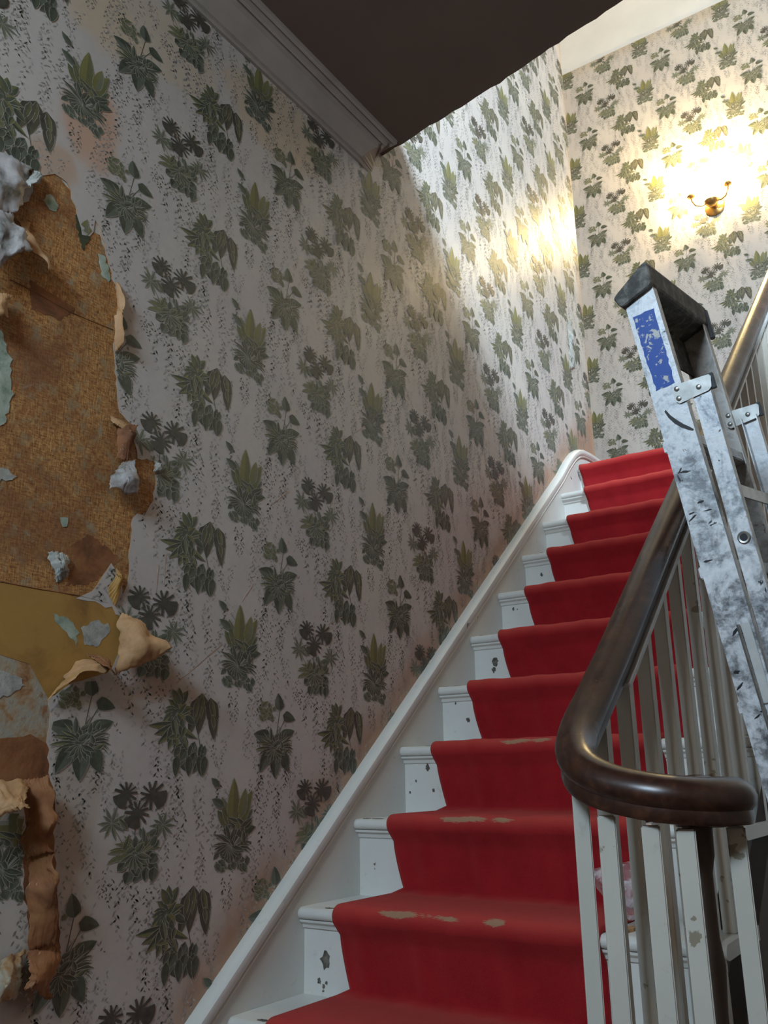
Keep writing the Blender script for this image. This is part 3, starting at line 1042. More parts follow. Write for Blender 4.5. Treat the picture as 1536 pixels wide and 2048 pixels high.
# landing floor
bm = bmesh.new()
box(bm, (-1.5, NY(10) + .03, Z_LAND - .22), (tread_right(3.6), Y_FAR, Z_LAND - .002))
struct(from_bm('floor_landing', bm, M_boards))

# cornice on the left wall, returned on itself at the trimmer edge
prof = [(0.0, 2.893), (0.011, 2.893), (0.014, 2.899), (0.013, 2.906), (0.019, 2.908), (0.024, 2.918), (0.033, 2.938), (0.044, 2.957),
        (0.049, 2.963), (0.050, 2.976), (0.056, 2.981), (0.061, 2.976), (0.066, 2.981), (0.067, 2.990), (0.073, 2.993), (0.079, 2.990), (0.085, 2.997), (0.086, 3.010), (0.0, 3.010)]
bm = bmesh.new()
ya = Y_REAR
a = [bm.verts.new((x, ya, z)) for x, z in prof]
b = [bm.verts.new((x, 2.055 - 1.65 * (0.086 - x), z)) for x, z in prof]
n = len(prof)
for i in range(n):
    bm.faces.new([a[i], b[i], b[(i + 1) % n], a[(i + 1) % n]])
# return piece running back into the wall
c_ = [bm.verts.new((0.0, 2.055 - 0.25 * (0.086 - x), z)) for x, z in prof]
for i in range(n):
    try:
        bm.faces.new([b[i], c_[i], c_[(i + 1) % n], b[(i + 1) % n]])
    except ValueError:
        pass
bmesh.ops.remove_doubles(bm, verts=bm.verts, dist=1e-5)
struct(from_bm('trim_1', bm, M_cornice))

# glazed front door behind the camera and the landing window in the right wall: where the daylight enters
def glazed(name, O, ax, w, h, bars, mats):
    root = empty(name)
    root['kind'] = 'structure'
    M_pane = mats
    bm = bmesh.new()
    for lo, hi in (((-w / 2 - .07, 0, -.07), (-w / 2, .06, h + .07)), ((w / 2, 0, -.07), (w / 2 + .07, .06, h + .07)),
                   ((-w / 2, 0, h), (w / 2, .06, h + .07)), ((-w / 2, 0, -.07), (w / 2, .06, 0))):
        frame_box(bm, O, ax, lo, hi, .004)
    from_bm('window_frame', bm, M_white, root)
    bm = bmesh.new()
    frame_box(bm, O, ax, (-w / 2, .012, 0), (w / 2, .018, h))
    from_bm('pane', bm, M_pane, root)
    for f in bars:
        bm = bmesh.new()
        frame_box(bm, O, ax, (-w / 2, .004, h * f - .015), (w / 2, .04, h * f + .015))
        from_bm('glazing_bar', bm, M_white, root)
    return root


mt, nt, bs = new_mat('daylit_glass')
put(nt, bs, 'Base Color', (0.8, 0.85, 0.9))
put(nt, bs, 'Roughness', 0.15)
put(nt, bs, 'Emission Color', (0.62, 0.80, 1.0))
put(nt, bs, 'Emission Strength', 1.5)
M_daylit = mt
glazed('window_2', Vector((0.86, Y_REAR, 2.27)), (Vector((1, 0, 0)), Vector((0, 1, 0)), Vector((0, 0, 1))), 0.80, 0.52, (), M_daylit)
glazed('window_1', Vector((X_RIGHT, 0.60, 4.02)), (Vector((0, 1, 0)), Vector((-1, 0, 0)), Vector((0, 0, 1))), 0.70, 0.80, (.5,), M_daylit)

# raking skirting (wall string) with its moulded top
path = [(NY(-2.6), 0.545 + .828 * (NY(-2.6) - 1.376))] + [(y, 0.545 + .828 * (y - 1.376)) for y in np.linspace(1.0, 3.40, 14)] + \
       [(3.47, 2.288), (3.53, 2.340), (3.58, 2.378), (3.63, 2.405), (3.69, 2.422), (3.76, 2.430), (3.84, 2.433), (3.905, 2.434)]
bm = bmesh.new()
fr_, bk_ = [], []
top = [(y, z - .006) for y, z in path]
low = [(y, max(0.0, z - .42)) for y, z in path]
for (y, z), (y2, z2) in zip(top, low):
    fr_.append((bm.verts.new((0.024, y, z)), bm.verts.new((0.024, y, z2))))
    bk_.append((bm.verts.new((0.0023, y, z)), bm.verts.new((0.0023, y, z2))))
for i in range(len(top) - 1):
    bm.faces.new([fr_[i][0], fr_[i][1], fr_[i + 1][1], fr_[i + 1][0]])
    bm.faces.new([bk_[i][0], fr_[i][0], fr_[i + 1][0], bk_[i + 1][0]])
bm.faces.new([fr_[-1][0], fr_[-1][1], bk_[-1][1], bk_[-1][0]])
base_l = struct(from_bm('baseboard_left', bm, M_white))
bm = bmesh.new()
pr = [(-.000, -.030), (-.026, -.030), (-.030, -.026), (-.027, -.022), (-.032, -.016), (-.036, -.006), (-.034, .004), (-.026, .010), (-.014, .012), (-.000, .010)]
sweep(bm, [(0.0022, y, z) for y, z in path], [(-a_, b_) for a_, b_ in pr], Vector((0, 0, 1)))
from_bm('skirting_moulding', bm, M_white, base_l, True)

# ------------------------------------------------------------------ staircase
stair = empty('staircase')
tag(stair, 'white painted timber staircase rising along the papered wall', 'staircase')
X0 = 0.0245
CURTAIL = -2
for k in range(K0, KTOP + 1):
    y, z = NY(k), NZ(k)
    xr = tread_right(y)
    # riser
    bm = bmesh.new()
    box(bm, (X0, y + .026, z - RISE), (xr - .014, y + .046, z - .026))
    from_bm('riser', bm, M_white, stair)
    if k == KTOP:
        depth = 0.09
    else:
        depth = GOING + .03
    # tread with rounded nosing, returned round its open end
    bm = bmesh.new()
    seg = 6
    nose = [(y + depth, z), (y + .014, z)]
    nose += [(y + .014 - .014 * math.sin(math.pi * i / seg), z - .013 + .013 * math.cos(math.pi * i / seg)) for i in range(1, seg)]
    nose += [(y + .014, z - .026), (y + depth, z - .026)]
    prism(bm, [Vector((X0, a_, b_)) for a_, b_ in nose], (xr - X0, 0, 0))
    tread = from_bm('tread', bm, M_white, stair, True)
    bm = bmesh.new()
    sc_ = [(y + .026, z - .026), (y + .008, z - .026), (y + .009, z - .031), (y + .018, z - .036), (y + .021, z - .044), (y + .026, z - .046)]
    prism(bm, [Vector((X0, a_, b_)) for a_, b_ in sc_], (xr - .008 - X0, 0, 0))
    from_bm('scotia', bm, M_white, tread)
# curtail end of the bottom step, rounded under the volute
bm = bmesh.new()
for r_, z0, z1 in ((0.15, 0.0, NZ(-2) - .026), (0.165, NZ(-2) - .026, NZ(-2))):
    b2 = [(1.045 + r_ * math.cos(a_), 1.185 + r_ * math.sin(a_)) for a_ in np.linspace(0, 2 * math.pi, 33)[:-1]]
    prism(bm, [Vector((x, y, z0)) for x, y in b2], (0, 0, z1 - z0))
from_bm('curtail_end', bm, M_white, stair)
# cut outer string and the dark spandrel panel under it
for nm, xa, xb, drop, mat in (('outer_string', -.050, -.016, .0, M_brownpaint),):
    bm = bmesh.new()
    pts = [(NY(-1) + .05, 0.0)]
    for k in range(-1, KTOP + 1):
        pts.append((NY(k) + .05, NZ(k) - .028))
        pts.append((NY(k + 1) + .05, NZ(k) - .028))
    pts.append((NY(KTOP + 1) + .05, 0.0))
    vs_a = [bm.verts.new((tread_right(y) + xa, y, z)) for y, z in pts]
    vs_b = [bm.verts.new((tread_right(y) + xb, y, z)) for y, z in pts]
    bm.faces.new(vs_a)
    bm.faces.new(list(reversed(vs_b)))
    for i in range(len(pts)):
        j = (i + 1) % len(pts)
        bm.faces.new([vs_a[i], vs_b[i], vs_b[j], vs_a[j]])
    bmesh.ops.triangulate(bm, faces=[f for f in bm.faces if len(f.verts) > 4])
    from_bm(nm, bm, mat, stair)
# flaked paint: small dark bare-wood scars standing on risers and nosings
M_bare = blotch('bare_wood_scar', [(0.045, 0.04, 0.035), (0.10, 0.085, 0.07), (0.22, 0.19, 0.16)], 60)
scars = [(1, 0.085, -.105, .014), (1, 0.068, -.150, .005), (1, 0.088, -.152, .003), (5, .100, -.085, .011), (5, .092, -.112, .007), (3, .098, -.055, .007), (3, .06, -.09, .003), (3, .115, -.115, .004), (3, .04, -.12, .003),
         (6, .07, -.06, .005), (2, .05, -.02, .003), (4, .11, -.10, .006), (4, .07, -.05, .003), (7, .09, -.08, .005)]
r = random.Random(3)
for k, x, dz, rad in scars:
    bm = bmesh.new()
    ring = []
    for i in range(14):
        a_ = 2 * math.pi * i / 14
        rr = rad * r.uniform(.6, 1.25)
        ring.append(Vector((x + rr * math.cos(a_), NY(k) + .0262, NZ(k) + dz + rr * 1.3 * math.sin(a_))))
    prism(bm, ring, (0, -.0009, 0))
    from_bm('paint_scar', bm, M_bare, stair)
for k, x, wd in ((4, .07, .03), (4, .045, .012), (2, .085, .02), (2, .05, .012), (3, .11, .012), (1, .10, .014), (5, .06, .01), (7, .10, .012), (6, .115, .012), (0, .10, .016)):
    bm = bmesh.new()
    ring = [Vector((x + wd * math.cos(2 * math.pi * i / 12) * r.uniform(.6, 1.2), NY(k) + .020 + .008 * math.sin(2 * math.pi * i / 12) * r.uniform(.5, 1.2), NZ(k))) for i in range(12)]
    prism(bm, ring, (0, 0, .0008))
    from_bm('paint_scar', bm, M_bare, stair)

# ------------------------------------------------------------------ red carpet runner
def carpet_mesh(name, ks, xl, xr, label, cat, wears, full_top=False, th=.013):
    """continuous pile carpet laid over the steps; wear: list of (step, x centre, half width, strength)"""
    prof = []      # (y, z, kind, k)
    for k in ks:
        y, z = NY(k), NZ(k)
        yr = y + .026 - th          # face of carpet on the riser
        zb = NZ(k - 1) + th
        for i in range(7):
            t = i / 6
            prof.append((yr + .004 * math.sin(math.pi * t), zb + .012 + (z - .05 - zb - .012) * t, 'riser', k, t))
        R = .028
        cy, cz = y - th + R, z + th - R
        for i in range(9):
            a_ = math.pi * (1.12 - .62 * i / 8)
            prof.append((cy + R * math.cos(a_), cz + R * math.sin(a_), 'nose', k, i / 8))
        yn = NY(k + 1) + .026 - th if k != ks[-1] else y + .5
        for i in range(1, 7):
            t = i / 6
            prof.append((cy + (yn - .012 - cy) * t, z + th, 'tread', k, t))
    nx = 64
    bm = bmesh.new()
    lay = bm.verts.layers.float_color.new('wear')
    rows = []
    rr = random.Random(9)
    ph = {k: (rr.uniform(0, 6), rr.uniform(0, 6)) for k in ks}
    for (y, z, kind, k, t) in prof:
        row = []
        x_l, x_r = xl(y), xr(y)
        if kind == 'riser':
            x_l = x_l + .026 * (1 - t) ** 1.5
        if kind == 'nose':
            x_l -= .004 * math.sin(math.pi * t)
        for i in range(nx + 1):
            u = i / nx
            x = x_l + (x_r - x_l) * u
            p1, p2 = ph[k]
            b_ = .0030 * math.sin(7 * u * 3.1 + p1) + .0022 * math.sin(17 * u * 3.1 + p2)
            yy, zz = y, z
            if kind == 'riser':
                yy -= max(0, b_) * .8 + .004 * math.sin(math.pi * t) * (1 + math.sin(3 * u * 3.1 + p2)) * .5
                zz += 0
            elif kind == 'nose':
                yy -= max(0, b_) * .6
                zz += b_ * .3
            else:
                zz += max(0, b_) * .5
            e = min(u, 1 - u)
            v = bm.verts.new((x, yy, zz))
            w_r = 0.0
            if kind == 'nose':
                for (kk, xc, hw, s_) in wears:
                    if kk == k:
                        w_r = max(w_r, s_ * max(0, 1 - ((x - xc) / hw) ** 2) * max(0, 1 - abs(t - .60) / .34))
            w_g = math.exp(-((t - .62) / .35) ** 2) * (.8 if kind == 'nose' else 0.0)
            if kind == 'tread':
                w_g = .32
            v[lay] = (w_r, w_g, 0, 1)
            row.append(v)
        rows.append(row)
    for a_, b_ in zip(rows[:-1], rows[1:]):
        for i in range(nx):
            bm.faces.new([a_[i], a_[i + 1], b_[i + 1], b_[i]])
    # bound edges turned down to the timber
    for i in (0, nx):
        low = []
        for (row, (y, z, kind, k, t)) in zip(rows, prof):
            p = row[i].co.copy()
            if kind == 'riser':
                p.y += th * .9
            elif kind == 'nose':
                a_ = math.pi * (1.12 - .62 * t)
                p += Vector((0, -math.cos(a_), -math.sin(a_))) * th * .9
            else:
                p.z -= th * .9
            v = bm.verts.new(p)
            v[lay] = (0, .1, 0, 1)
            low.append(v)
        for j in range(len(rows) - 1):
            bm.faces.new([rows[j][i], rows[j + 1][i], low[j + 1], low[j]])
    bmesh.ops.recalc_face_normals(bm, faces=bm.faces)
    me = bpy.data.meshes.new(name)
    bm.to_mesh(me)
    bm.free()
    me.polygons.foreach_set('use_smooth', [True] * len(me.polygons))
    o = link(name, me, M_carpet)
    return tag(o, label, cat)


WEAR = [(1, .30, .075, 1.0), (1, .42, .05, .75), (1, .525, .04, .95), (1, .36, .10, .6), (2, .34, .10, .95), (2, .44, .05, .8), (3, .38, .07, .85), (3, .45, .05, .8), (4, .30, .10, .45), (5, .35, .06, .4), (0, .3, .1, .4)]
carpet_mesh('stair_carpet', list(range(-1, 10)), lambda y: 0.135, lambda y: 0.735 + .03 * (y - 1.67),
            'worn red carpet runner laid down the stair treads', 'carpet', WEAR)
carpet_mesh('landing_carpet', [10], lambda y: 0.040, lambda y: 0.952 + .02 * (y - 1.67),
            'red carpet wrapped full width over the top landing edge', 'carpet', [])

# ------------------------------------------------------------------ balustrade
bal = empty('stair_balustrade')
tag(bal, 'dark mahogany handrail with volute on square white balusters', 'balustrade')
pts = []
for y in np.linspace(3.70, 1.34, 26):
    pts.append((rail_x(y), y, rail_z(y)))
ease = [(.9225, 1.285, 1.133), (.9220, 1.24, 1.099), (.9225, 1.20, 1.071), (.926, 1.165, 1.047), (.935, 1.133, 1.026), (.951, 1.107, 1.008), (.973, 1.088, .995),
        (1.000, 1.076, .985), (1.030, 1.070, .978), (1.058, 1.070, .973), (1.084, 1.078, .970), (1.106, 1.095, .968), (1.120, 1.118, .968), (1.124, 1.145, .968),
        (1.116, 1.171, .968), (1.098, 1.190, .968), (1.074, 1.197, .968), (1.052, 1.190, .968), (1.040, 1.172, .968), (1.042, 1.152, .968), (1.056, 1.140, .968)]
# relax the joint so the wreath flows
allp = [Vector(p) for p in pts + ease]
fine = []
for i in range(len(allp) - 1):
    p0, p1, p2, p3 = allp[max(0, i - 1)], allp[i], allp[i + 1], allp[min(len(allp) - 1, i + 2)]
    for t in ((0,) if i < 24 else (0, .5)):
        fine.append(0.5 * ((2 * p1) + (p2 - p0) * t + (2 * p0 - 5 * p1 + 4 * p2 - p3) * t * t + (3 * p1 - p0 - 3 * p2 + p3) * t ** 3))
fine.append(allp[-1])
half = [(0, .029), (.010, .0275), (.020, .0225), (.027, .014), (.0305, .004), (.029, -.006), (.0245, -.0115), (.0225, -.014), (.0235, -.027), (.021, -.032), (.012, -.033)]
half = [(a_ * .90, b_ * .88) for a_, b_ in half]
prof = half + [(-a_, b_) for a_, b_ in reversed(half[1:])]
bm = bmesh.new()
sweep(bm, fine, prof)
rail = from_bm('handrail', bm, M_wood, bal, True)
# eye of the volute
bm = bmesh.new()
lathe(bm, (1.082, 1.150, .968), [(0.0, -.032), (.030, -.032), (.032, .0), (.028, .020), (.015, .027), (0.0, .0285)], 20)
from_bm('volute_eye', bm, M_wood, bal, True)
# painted iron core under the rail
core = [p for p in fine if p.y > 1.30][:30]
bm = bmesh.new()
sweep(bm, [p for p in core], [(-.0265, -.036), (.012, -.036), (.012, -.029), (-.0265, -.029)])
from_bm('core_rail', bm, M_corepaint, bal)


def baluster(x, y, z0, z1, rot=0.0, w=.0115, slope=0.0):
    bm = bmesh.new()
    box(bm, (-w, -w, 0), (w, w, z1 - z0), .0016)
    bm.transform(Matrix.Translation((x, y, z0)) @ Matrix.Rotation(rot, 4, 'Z'))
    if slope:
        for v in bm.verts:
            if v.co.z > (z0 + z1) / 2:
                v.co.z += slope * (v.co.y - y)
    from_bm('baluster', bm, M_white2, bal)


j = -1
while True:
    y = 1.372 + GOING / 2 * j
    if y > 3.55:
        break
    k = math.floor((y - NY(0)) / GOING + 1e-6)
    baluster(rail_x(y), y, NZ(k), rail_z(y) - .046 if y > 1.34 else rail_z(y) - .038, slope=.822)
    j += 1
for (x, y, rot) in ((.930, 1.148, .42), (.988, 1.083, .40), (1.045, 1.072, .30), (1.083, 1.080, .25), (1.122, 1.148, .22)):
    zb = NZ(-2)
    zt = min((p.z for p in fine if (p.xy - Vector((x, y))).length < .03), default=.968) - .031
    baluster(x, y, zb, zt, rot, .0105)
# dark slim newel under the volute eye and landing newel where the rail ends
bm = bmesh.new()
lathe(bm, (1.075, 1.155, NZ(-2)), [(.020, 0), (.020, .05), (.013, .07), (.0125, .55), (.016, .60), (.0125, .63), (.0125, .70), (.017, .72), (.018, .968 - .030 - NZ(-2))], 16)
from_bm('newel', bm, M_brownpaint, bal, True)
bm = bmesh.new()
box(bm, (rail_x(3.76) - .045, 3.715, Z_LAND), (rail_x(3.76) + .045, 3.805, Z_LAND + .78), .005)
box(bm, (rail_x(3.76) - .055, 3.705, Z_LAND + .78), (rail_x(3.76) + .055, 3.815, Z_LAND + .81), .006)
from_bm('landing_newel', bm, M_white2, bal)

# ------------------------------------------------------------------ folded step ladder leaning on the handrail
lad = empty('step_ladder')
tag(lad, 'paint-spattered galvanised folding stepladder leaning against the handrail', 'ladder')
u = Vector((-0.125, -0.136, 0.983)).normalized()
w = Vector((0.074, 0.986, 0.146))
w = (w - u * u.dot(w)).normalized()
d = w.cross(u)
LO = Vector((0.992, 1.541, 1.899))
AX = (d, w, u)
LEN = (LO.z - .004) / u.z          # down to the hall floor
LW = .32
SW = .061
for side, w0 in ((0, 0.0), (1, LW)):
    s_ = 1 if side == 0 else -1
    # pressed channel stile: web and two flanges turned inward
    bm = bmesh.new()
    pr = [(-SW, 0), (0, 0), (0, s_ * .022), (-.0022, s_ * .022), (-.0022, s_ * .0022), (-SW + .0022, s_ * .0022), (-SW + .0022, s_ * .022), (-SW, s_ * .022)]
    prism(bm, [LO + d * a_ + w * (w0 + b_) + u * -LEN * 0.992 for a_, b_ in pr], u * (LEN * 0.992))
    st = from_bm('stile', bm, M_galv if side == 0 else M_galv2, lad)
    bm = bmesh.new()
    frame_box(bm, LO, AX, (-SW - .004, w0 - .004 if side == 0 else w0 - .026, -LEN), (.004, w0 + .026 if side == 0 else w0 + .004, -LEN + .05), .003)
    from_bm('rubber_foot', bm, M_black, st)
    # rear leg
    bm = bmesh.new()
    r0, r1 = .014, .047
    pr = [(r0, 0), (r1, 0), (r1, s_ * .020), (r1 - .0022, s_ * .020), (r1 - .0022, s_ * .0022), (r0 + .0022, s_ * .0022), (r0 + .0022, s_ * .020), (r0, s_ * .020)]
    A = [LO + d * a_ + w * (w0 + b_) + u * -.232 for a_, b_ in pr]
    B = [LO + d * (a_ - .028) + w * (w0 + b_) + u * -LEN * .985 for a_, b_ in pr]
    va = [bm.verts.new(p) for p in A]
    vb = [bm.verts.new(p) for p in B]
    for i in range(8):
        bm.faces.new([va[i], va[(i + 1) % 8], vb[(i + 1) % 8], vb[i]])
    bm.faces.new(va)
    bm.faces.new(list(reversed(vb)))
    leg = from_bm('rear_leg', bm, M_galv, lad)
    # eyelet
    for uu, dd in ((-.515, .028), (-1.0, .018)):
        bm = bmesh.new()
        ax = (d, u, w * -1)
        lathe(bm, LO + d * dd + u * uu + w * (w0 - .0005 if side == 0 else w0 + .0005), [(.0068, -.001), (.0068, .002), (.0095, .0025), (.0115, .0012), (.012, -.001)] if side == 0 else [(.0055, .001), (.0055, -.002), (.0095, -.0025), (.012, .001)], 18, ax)
        from_bm('eyelet', bm, M_steel, leg, True)
        bm = bmesh.new()
        lathe(bm, LO + d * dd + u * uu + w * (w0 - .0012 if side == 0 else w0 + .0012), [(0.0, 0), (.0069, 0), (.0069, .0008), (0, .0008)], 16, ax)
        from_bm('eyelet_hole', bm, M_black, leg)
    # hinge bracket with rivets
    poly = [(-.019, -.214), (-.004, -.205), (.052, -.209), (.055, -.214), (.051, -.233), (.044, -.238), (-.012, -.242), (-.018, -.236)]
    wv = w0 - .0035 if side == 0 else w0 - .010
    bm = bmesh.new()
    prism(bm, [LO + d * a_ + w * wv + u * b_ for a_, b_ in poly], w * .003)
    br = from_bm('hinge_bracket', bm, M_steel, lad)
    for a_, b_ in ((-.010, -.213), (-.011, -.232), (.029, -.225)):
        bm = bmesh.new()
        lathe(bm, LO + d * a_ + u * b_ + w * wv, [(.0052, -.0005), (.0050, .0012), (.0025, .0024), (0, .0026)], 12, (d, u, w * -1))
        from_bm('rivet', bm, M_steel, br, True)
    bm = bmesh.new()
    frame_box(bm, LO, AX, (.047, wv + .003, -.236), (.058, wv + .012, -.206), .001)
    from_bm('hinge_stop', bm, M_black, br)
# top cap
poly = [(-.076, .004), (-.072, .010), (-.006, .046), (.002, .050), (.006, .044), (.003, .002), (-.002, -.002), (-.062, -.018), (-.068, -.016)]
bm = bmesh.new()
prism(bm, [LO + d * a_ + w * -.012 + u * b_ for a_, b_ in poly], w * (LW + .024))
bmesh.ops.bevel(bm, geom=[e for e in bm.edges], offset=.0025, segments=1, affect='EDGES')
from_bm('top_cap', bm, M_cap, lad)
bm = bmesh.new()
frame_box(bm, LO, AX, (-.004, LW + .004, -.030), (.008, LW + .018, .040), .002)
from_bm('cap_end', bm, M_black, lad)
# web plate under the cap on the front edge
bm = bmesh.new()
frame_box(bm, LO, AX, (-SW + .002, .003, -.10), (-SW + .006, LW - .003, 0))
from_bm('back_plate', bm, M_cap, lad)
# treads
kk = 1
uu = -.30
while uu > -LEN + .1:
    bm = bmesh.new()
    frame_box(bm, LO, AX, (-SW - .006, .0024, uu - .022), (-.003, LW - .0024, uu), .002)
    from_bm('tread', bm, M_galv, lad)
    uu -= .245
# back stay between the rear legs
for uu in (-.42, -1.2):
    bm = bmesh.new()
    frame_box(bm, LO, AX, (.026, .0024, uu - .012), (.030, LW - .0024, uu + .012))
    from_bm('leg_stay', bm, M_steel, lad)
# worn blue label on the near stile
mt, nt, bs = new_mat('worn_blue_label')
v = coords(nt)
n1 = noise(nt, v, 42, 6, 0.7, 0.8)
n2 = noise(nt, v, 120, 4, 0.6)
kx = mth(nt, 'ADD', n1, mth(nt, 'MULTIPLY', mth(nt, 'SUBTRACT', n2, .5), .3))
col = mix(nt, smooth(nt, kx, .575, .60), (0.016, 0.085, 0.42), (0.62, 0.63, 0.60))
col = mix(nt, smooth(nt, noise(nt, v, 55, 3), .68, .70), col, (0.03, 0.04, 0.07))
put(nt, bs, 'Base Color', col)
put(nt, bs, 'Roughness', 0.4)
bm = bmesh.new()
lp = ragged([(-.053, -.042), (-.009, -.044), (-.011, -.199), (-.049, -.201)], .008, .0012, 8)
prism(bm, [LO + d * a_ + u * b_ + w * -.0001 for a_, b_ in lp], w * -.0007)
from_bm('label_sticker', bm, mt, lad)['label'] = 'scuffed blue label'
# black crayon arc and scuffs
bm = bmesh.new()
arc = [(-.043, -.244), (-.038, -.258), (-.030, -.271), (-.020, -.283), (-.010, -.292), (-.003, -.298)]
wd = [.0015, .0022, .0028, .0026, .0022, .0012]
top = [LO + d * (a_ + h_) + u * (b_ + h_) + w * -.0001 for (a_, b_), h_ in zip(arc, wd)]
bot = [LO + d * (a_ - h_) + u * (b_ - h_) + w * -.0001 for (a_, b_), h_ in zip(arc, wd)]
prism(bm, top + bot[::-1], w * -.0007)
from_bm('crayon_mark', bm, M_black, lad)['label'] = 'black curved crayon mark'
rr = random.Random(21)
for i in range(16):
    a_, b_ = rr.uniform(-.052, -.01), rr.uniform(-1.0, -.33)
    bm = bmesh.new()
    L_, W_ = rr.uniform(.004, .012), rr.uniform(.001, .0026)
    an = rr.uniform(-.3, 1.0)
    ring = []
    for q_ in range(10):
        t = 2 * math.pi * q_ / 10
        e1, e2 = L_ * math.cos(t) * rr.uniform(.7, 1.2), W_ * math.sin(t) * rr.uniform(.6, 1.5)
        ring.append(LO + d * (a_ + e1 * math.cos(an) - e2 * math.sin(an)) + u * (b_ + e1 * math.sin(an) + e2 * math.cos(an)) + w * -.0001)
    prism(bm, ring, w * -.0006)
    from_bm('scuff_mark', bm, M_black, lad)
# catch plate low on the near stile
bm = bmesh.new()
frame_box(bm, LO, AX, (-.020, -.004, -.80), (-.004, -.0003, -.66), .001)
cp = from_bm('catch_plate', bm, M_corepaint, lad)
bm = bmesh.new()
tube(bm, [LO + d * -.024 + w * -.005 + u * -.66, LO + d * -.022 + w * -.005 + u * -.90], .0032, 8)
from_bm('catch_rod', bm, M_steel, cp, True)

# ------------------------------------------------------------------ twin-arm wall lamp on the far wall
sc = empty('wall_sconce')
tag(sc, 'lit brass twin-arm wall lamp glowing on the far wallpaper', 'wall lamp')
SX, SZ = 0.496, 4.342
SCONCE_W = 70.0
AXF = (Vector((1, 0, 0)), Vector((0, 0, 1)), Vector((0, -1, 0)))
bm = bmesh.new()
lathe(bm, (SX, Y_FAR - .0032, SZ), [(.058, 0), (.060, .006), (.050, .014), (.030, .020), (.016, .034), (0, .036)], 24, AXF)
from_bm('backplate', bm, M_brass, sc, True)
bm = bmesh.new()
lathe(bm, (SX, Y_FAR - .085, SZ - .010), [(0, -.030), (.016, -.028), (.036, -.012), (.043, .006), (.038, .010), (.012, .012), (.006, .030), (0, .034)], 24)
from_bm('bowl', bm, M_brass, sc, True)
bm = bmesh.new()
tube(bm, [(SX, Y_FAR - .03, SZ), (SX, Y_FAR - .085, SZ)], .008)
from_bm('stem', bm, M_brass, sc, True)
mt, nt, bs = new_mat('lit_frosted_glass')
put(nt, bs, 'Base Color', (0.9, 0.8, 0.6))
put(nt, bs, 'Emission Color', (1.0, 0.74, 0.36))
put(nt, bs, 'Emission Strength', 9.0)
put(nt, bs, 'Alpha', 0.45)
M_lit = mt
M_lit.cycles.emission_sampling = 'NONE'
for sg in (-1, 1):
    ap = [(SX + sg * .03, Y_FAR - .085, SZ - .012), (SX + sg * .06, Y_FAR - .095, SZ - .022), (SX + sg * .090, Y_FAR - .105, SZ - .012), (SX + sg * .106, Y_FAR - .11, SZ + .020), (SX + sg * .110, Y_FAR - .11, SZ + .05)]
    bm = bmesh.new()
    tube(bm, ap, .005)
    arm = from_bm('arm', bm, M_brass, sc, True)
    bm = bmesh.new()
    lathe(bm, (SX + sg * .110, Y_FAR - .11, SZ + .045), [(.006, 0), (.020, .006), (.024, .014), (.016, .018), (.015, .05)], 18)
    from_bm('candle_cup', bm, M_brass, arm, True)
    bm = bmesh.new()
    lathe(bm, (SX + sg * .110, Y_FAR - .11, SZ + .07), [(.018, 0), (.040, .015), (.046, .050), (.052, .085), (.064, .112), (.062, .112), (.050, .086), (.044, .050), (.038, .017), (.016, .003)], 24)
    from_bm('glass_shade', bm, M_lit, arm, True)
    pl_ = bpy.data.lights.new('sconce_bulb_light', 'POINT')
    pl_.energy = SCONCE_W
    pl_.color = (1.0, 0.77, 0.36)
    pl_.shadow_soft_size = .022
    po_ = bpy.data.objects.new('sconce_bulb_light', pl_)
    C.objects.link(po_)
    po_.location = (SX + sg * .110, Y_FAR - .11, SZ + .145)
    po_.parent = sc

# pendant in the hall behind the camera: the warm glint on the rail
pen = empty('pendant_lamp')
tag(pen, 'small warm hall pendant hanging from the low ceiling', 'lamp')
PX, PY = 1.15, -0.55
bm = bmesh.new()
tube(bm, [(PX, PY, Z_CEIL - .002), (PX, PY, 2.62)], .004, 8)
from_bm('flex', bm, M_black, pen)
bm = bmesh.new()
lathe(bm, (PX, PY, Z_CEIL - .03), [(.0, 0), (.035, .005), (.045, .028)], 18)
from_bm('ceiling_rose', bm, M_plain, pen, True)
mt, nt, bs = new_mat('lit_bulb')
put(nt, bs, 'Base Color', (0.9, 0.8, 0.6))
put(nt, bs, 'Emission Color', (1.0, 0.66, 0.32))
put(nt, bs, 'Emission Strength', 25.0)
mt.cycles.emission_sampling = 'NONE'
bm = bmesh.new()
lathe(bm, (PX, PY, 2.50), [(0, 0), (.020, .006), (.034, .025), (.036, .045), (.026, .075), (.014, .10), (.014, .12)], 18)
from_bm('bulb', bm, mt, pen, True)

pl_ = bpy.data.lights.new('pendant_bulb_light', 'POINT')
pl_.energy = 30.0
pl_.color = (1.0, 0.62, 0.26)
pl_.shadow_soft_size = .04
po_ = bpy.data.objects.new('pendant_bulb_light', pl_)
C.objects.link(po_)
po_.location = (PX, PY, 2.53)
po_.parent = pen

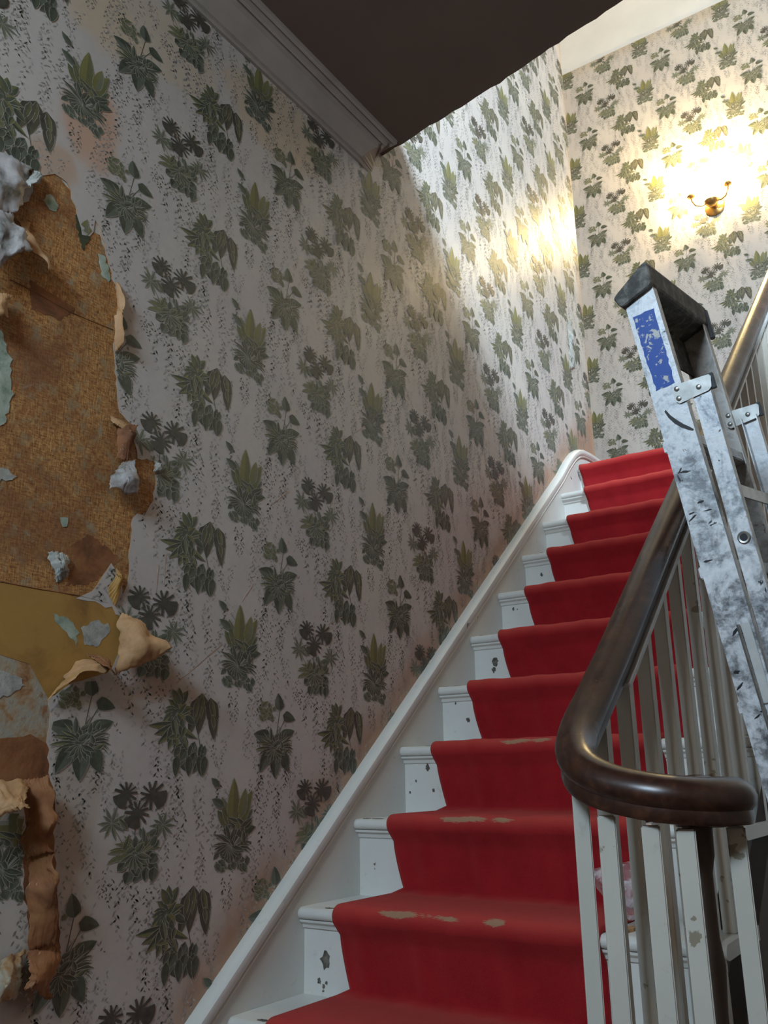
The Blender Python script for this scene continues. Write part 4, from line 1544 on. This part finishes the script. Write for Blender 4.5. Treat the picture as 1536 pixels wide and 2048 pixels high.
# ------------------------------------------------------------------ clutter on the treads
mt = bpy.data.materials.new('clear_crumpled_film')
mt.use_nodes = True
nt = mt.node_tree
bs = nt.nodes['Principled BSDF']
tc = coords(nt)
put(nt, bs, 'Base Color', ramp(nt, noise(nt, tc, 45, 4), [(0.40, (0.75, 0.75, 0.78)), (0.60, (0.95, 0.95, 0.97))]))
put(nt, bs, 'Roughness', 0.12)
put(nt, bs, 'Alpha', ramp(nt, noise(nt, tc, 30, 2, .5, 1.0), [(0.46, 0.12), (0.60, 0.5)]))
M_film = mt


def crumple(name, c, size, seed, mat):
    bm = bmesh.new()
    bmesh.ops.create_icosphere(bm, subdivisions=4, radius=1.0)
    r_ = random.Random(seed)
    dirs = [(Vector((r_.gauss(0, 1), r_.gauss(0, 1), r_.gauss(0, 1))).normalized(), r_.uniform(.55, 1.0)) for _ in range(42)]
    for v in bm.verts:
        n_ = v.co.normalized()
        k_ = min(h / max(.25, n_.dot(q_)) for q_, h in dirs if n_.dot(q_) > .2)
        v.co = n_ * min(k_, 1.25)
    for v in bm.verts:
        v.co = Vector((c[0] + v.co.x * size[0], c[1] + v.co.y * size[1], c[2] + max(-.98, v.co.z) * size[2]))
    return from_bm(name, bm, mat)


tag(crumple('plastic_wrapper', (0.765, NY(1) + .095, NZ(1) + .012 + .062), (.095, .075, .062), 5, M_film),
    'crumpled clear plastic wrapping lying on a low tread behind the balusters', 'wrapper')
bm = bmesh.new()
bz = NZ(3) + .0005
tube(bm, [(0.768, NY(4) - .012, bz + .028), (0.80, NY(4) - .012, bz + .028), (0.88, NY(4) - .012, bz + .028), (0.885, NY(4) - .012, bz + .028)], .027, 20)
tag(from_bm('paper_roll', bm, simple('white_roll_paper', (0.80, 0.80, 0.78), .3, .05, 20), None, True), 'white roll lying against a riser seen between the balusters', 'roll')
# loose scrap of carpet backing beside the runner
bm = bmesh.new()
pl = ragged([(.735, NY(1) + .03), (.775, NY(1) + .035), (.785, NY(1) + .085), (.745, NY(1) + .075)], .01, .003, 2)
prism(bm, [Vector((x, y, NZ(1))) for x, y in pl], (0, 0, .006))
tag(from_bm('carpet_scrap', bm, M_tan), 'frayed tan scrap of underlay beside the red runner', 'scrap')
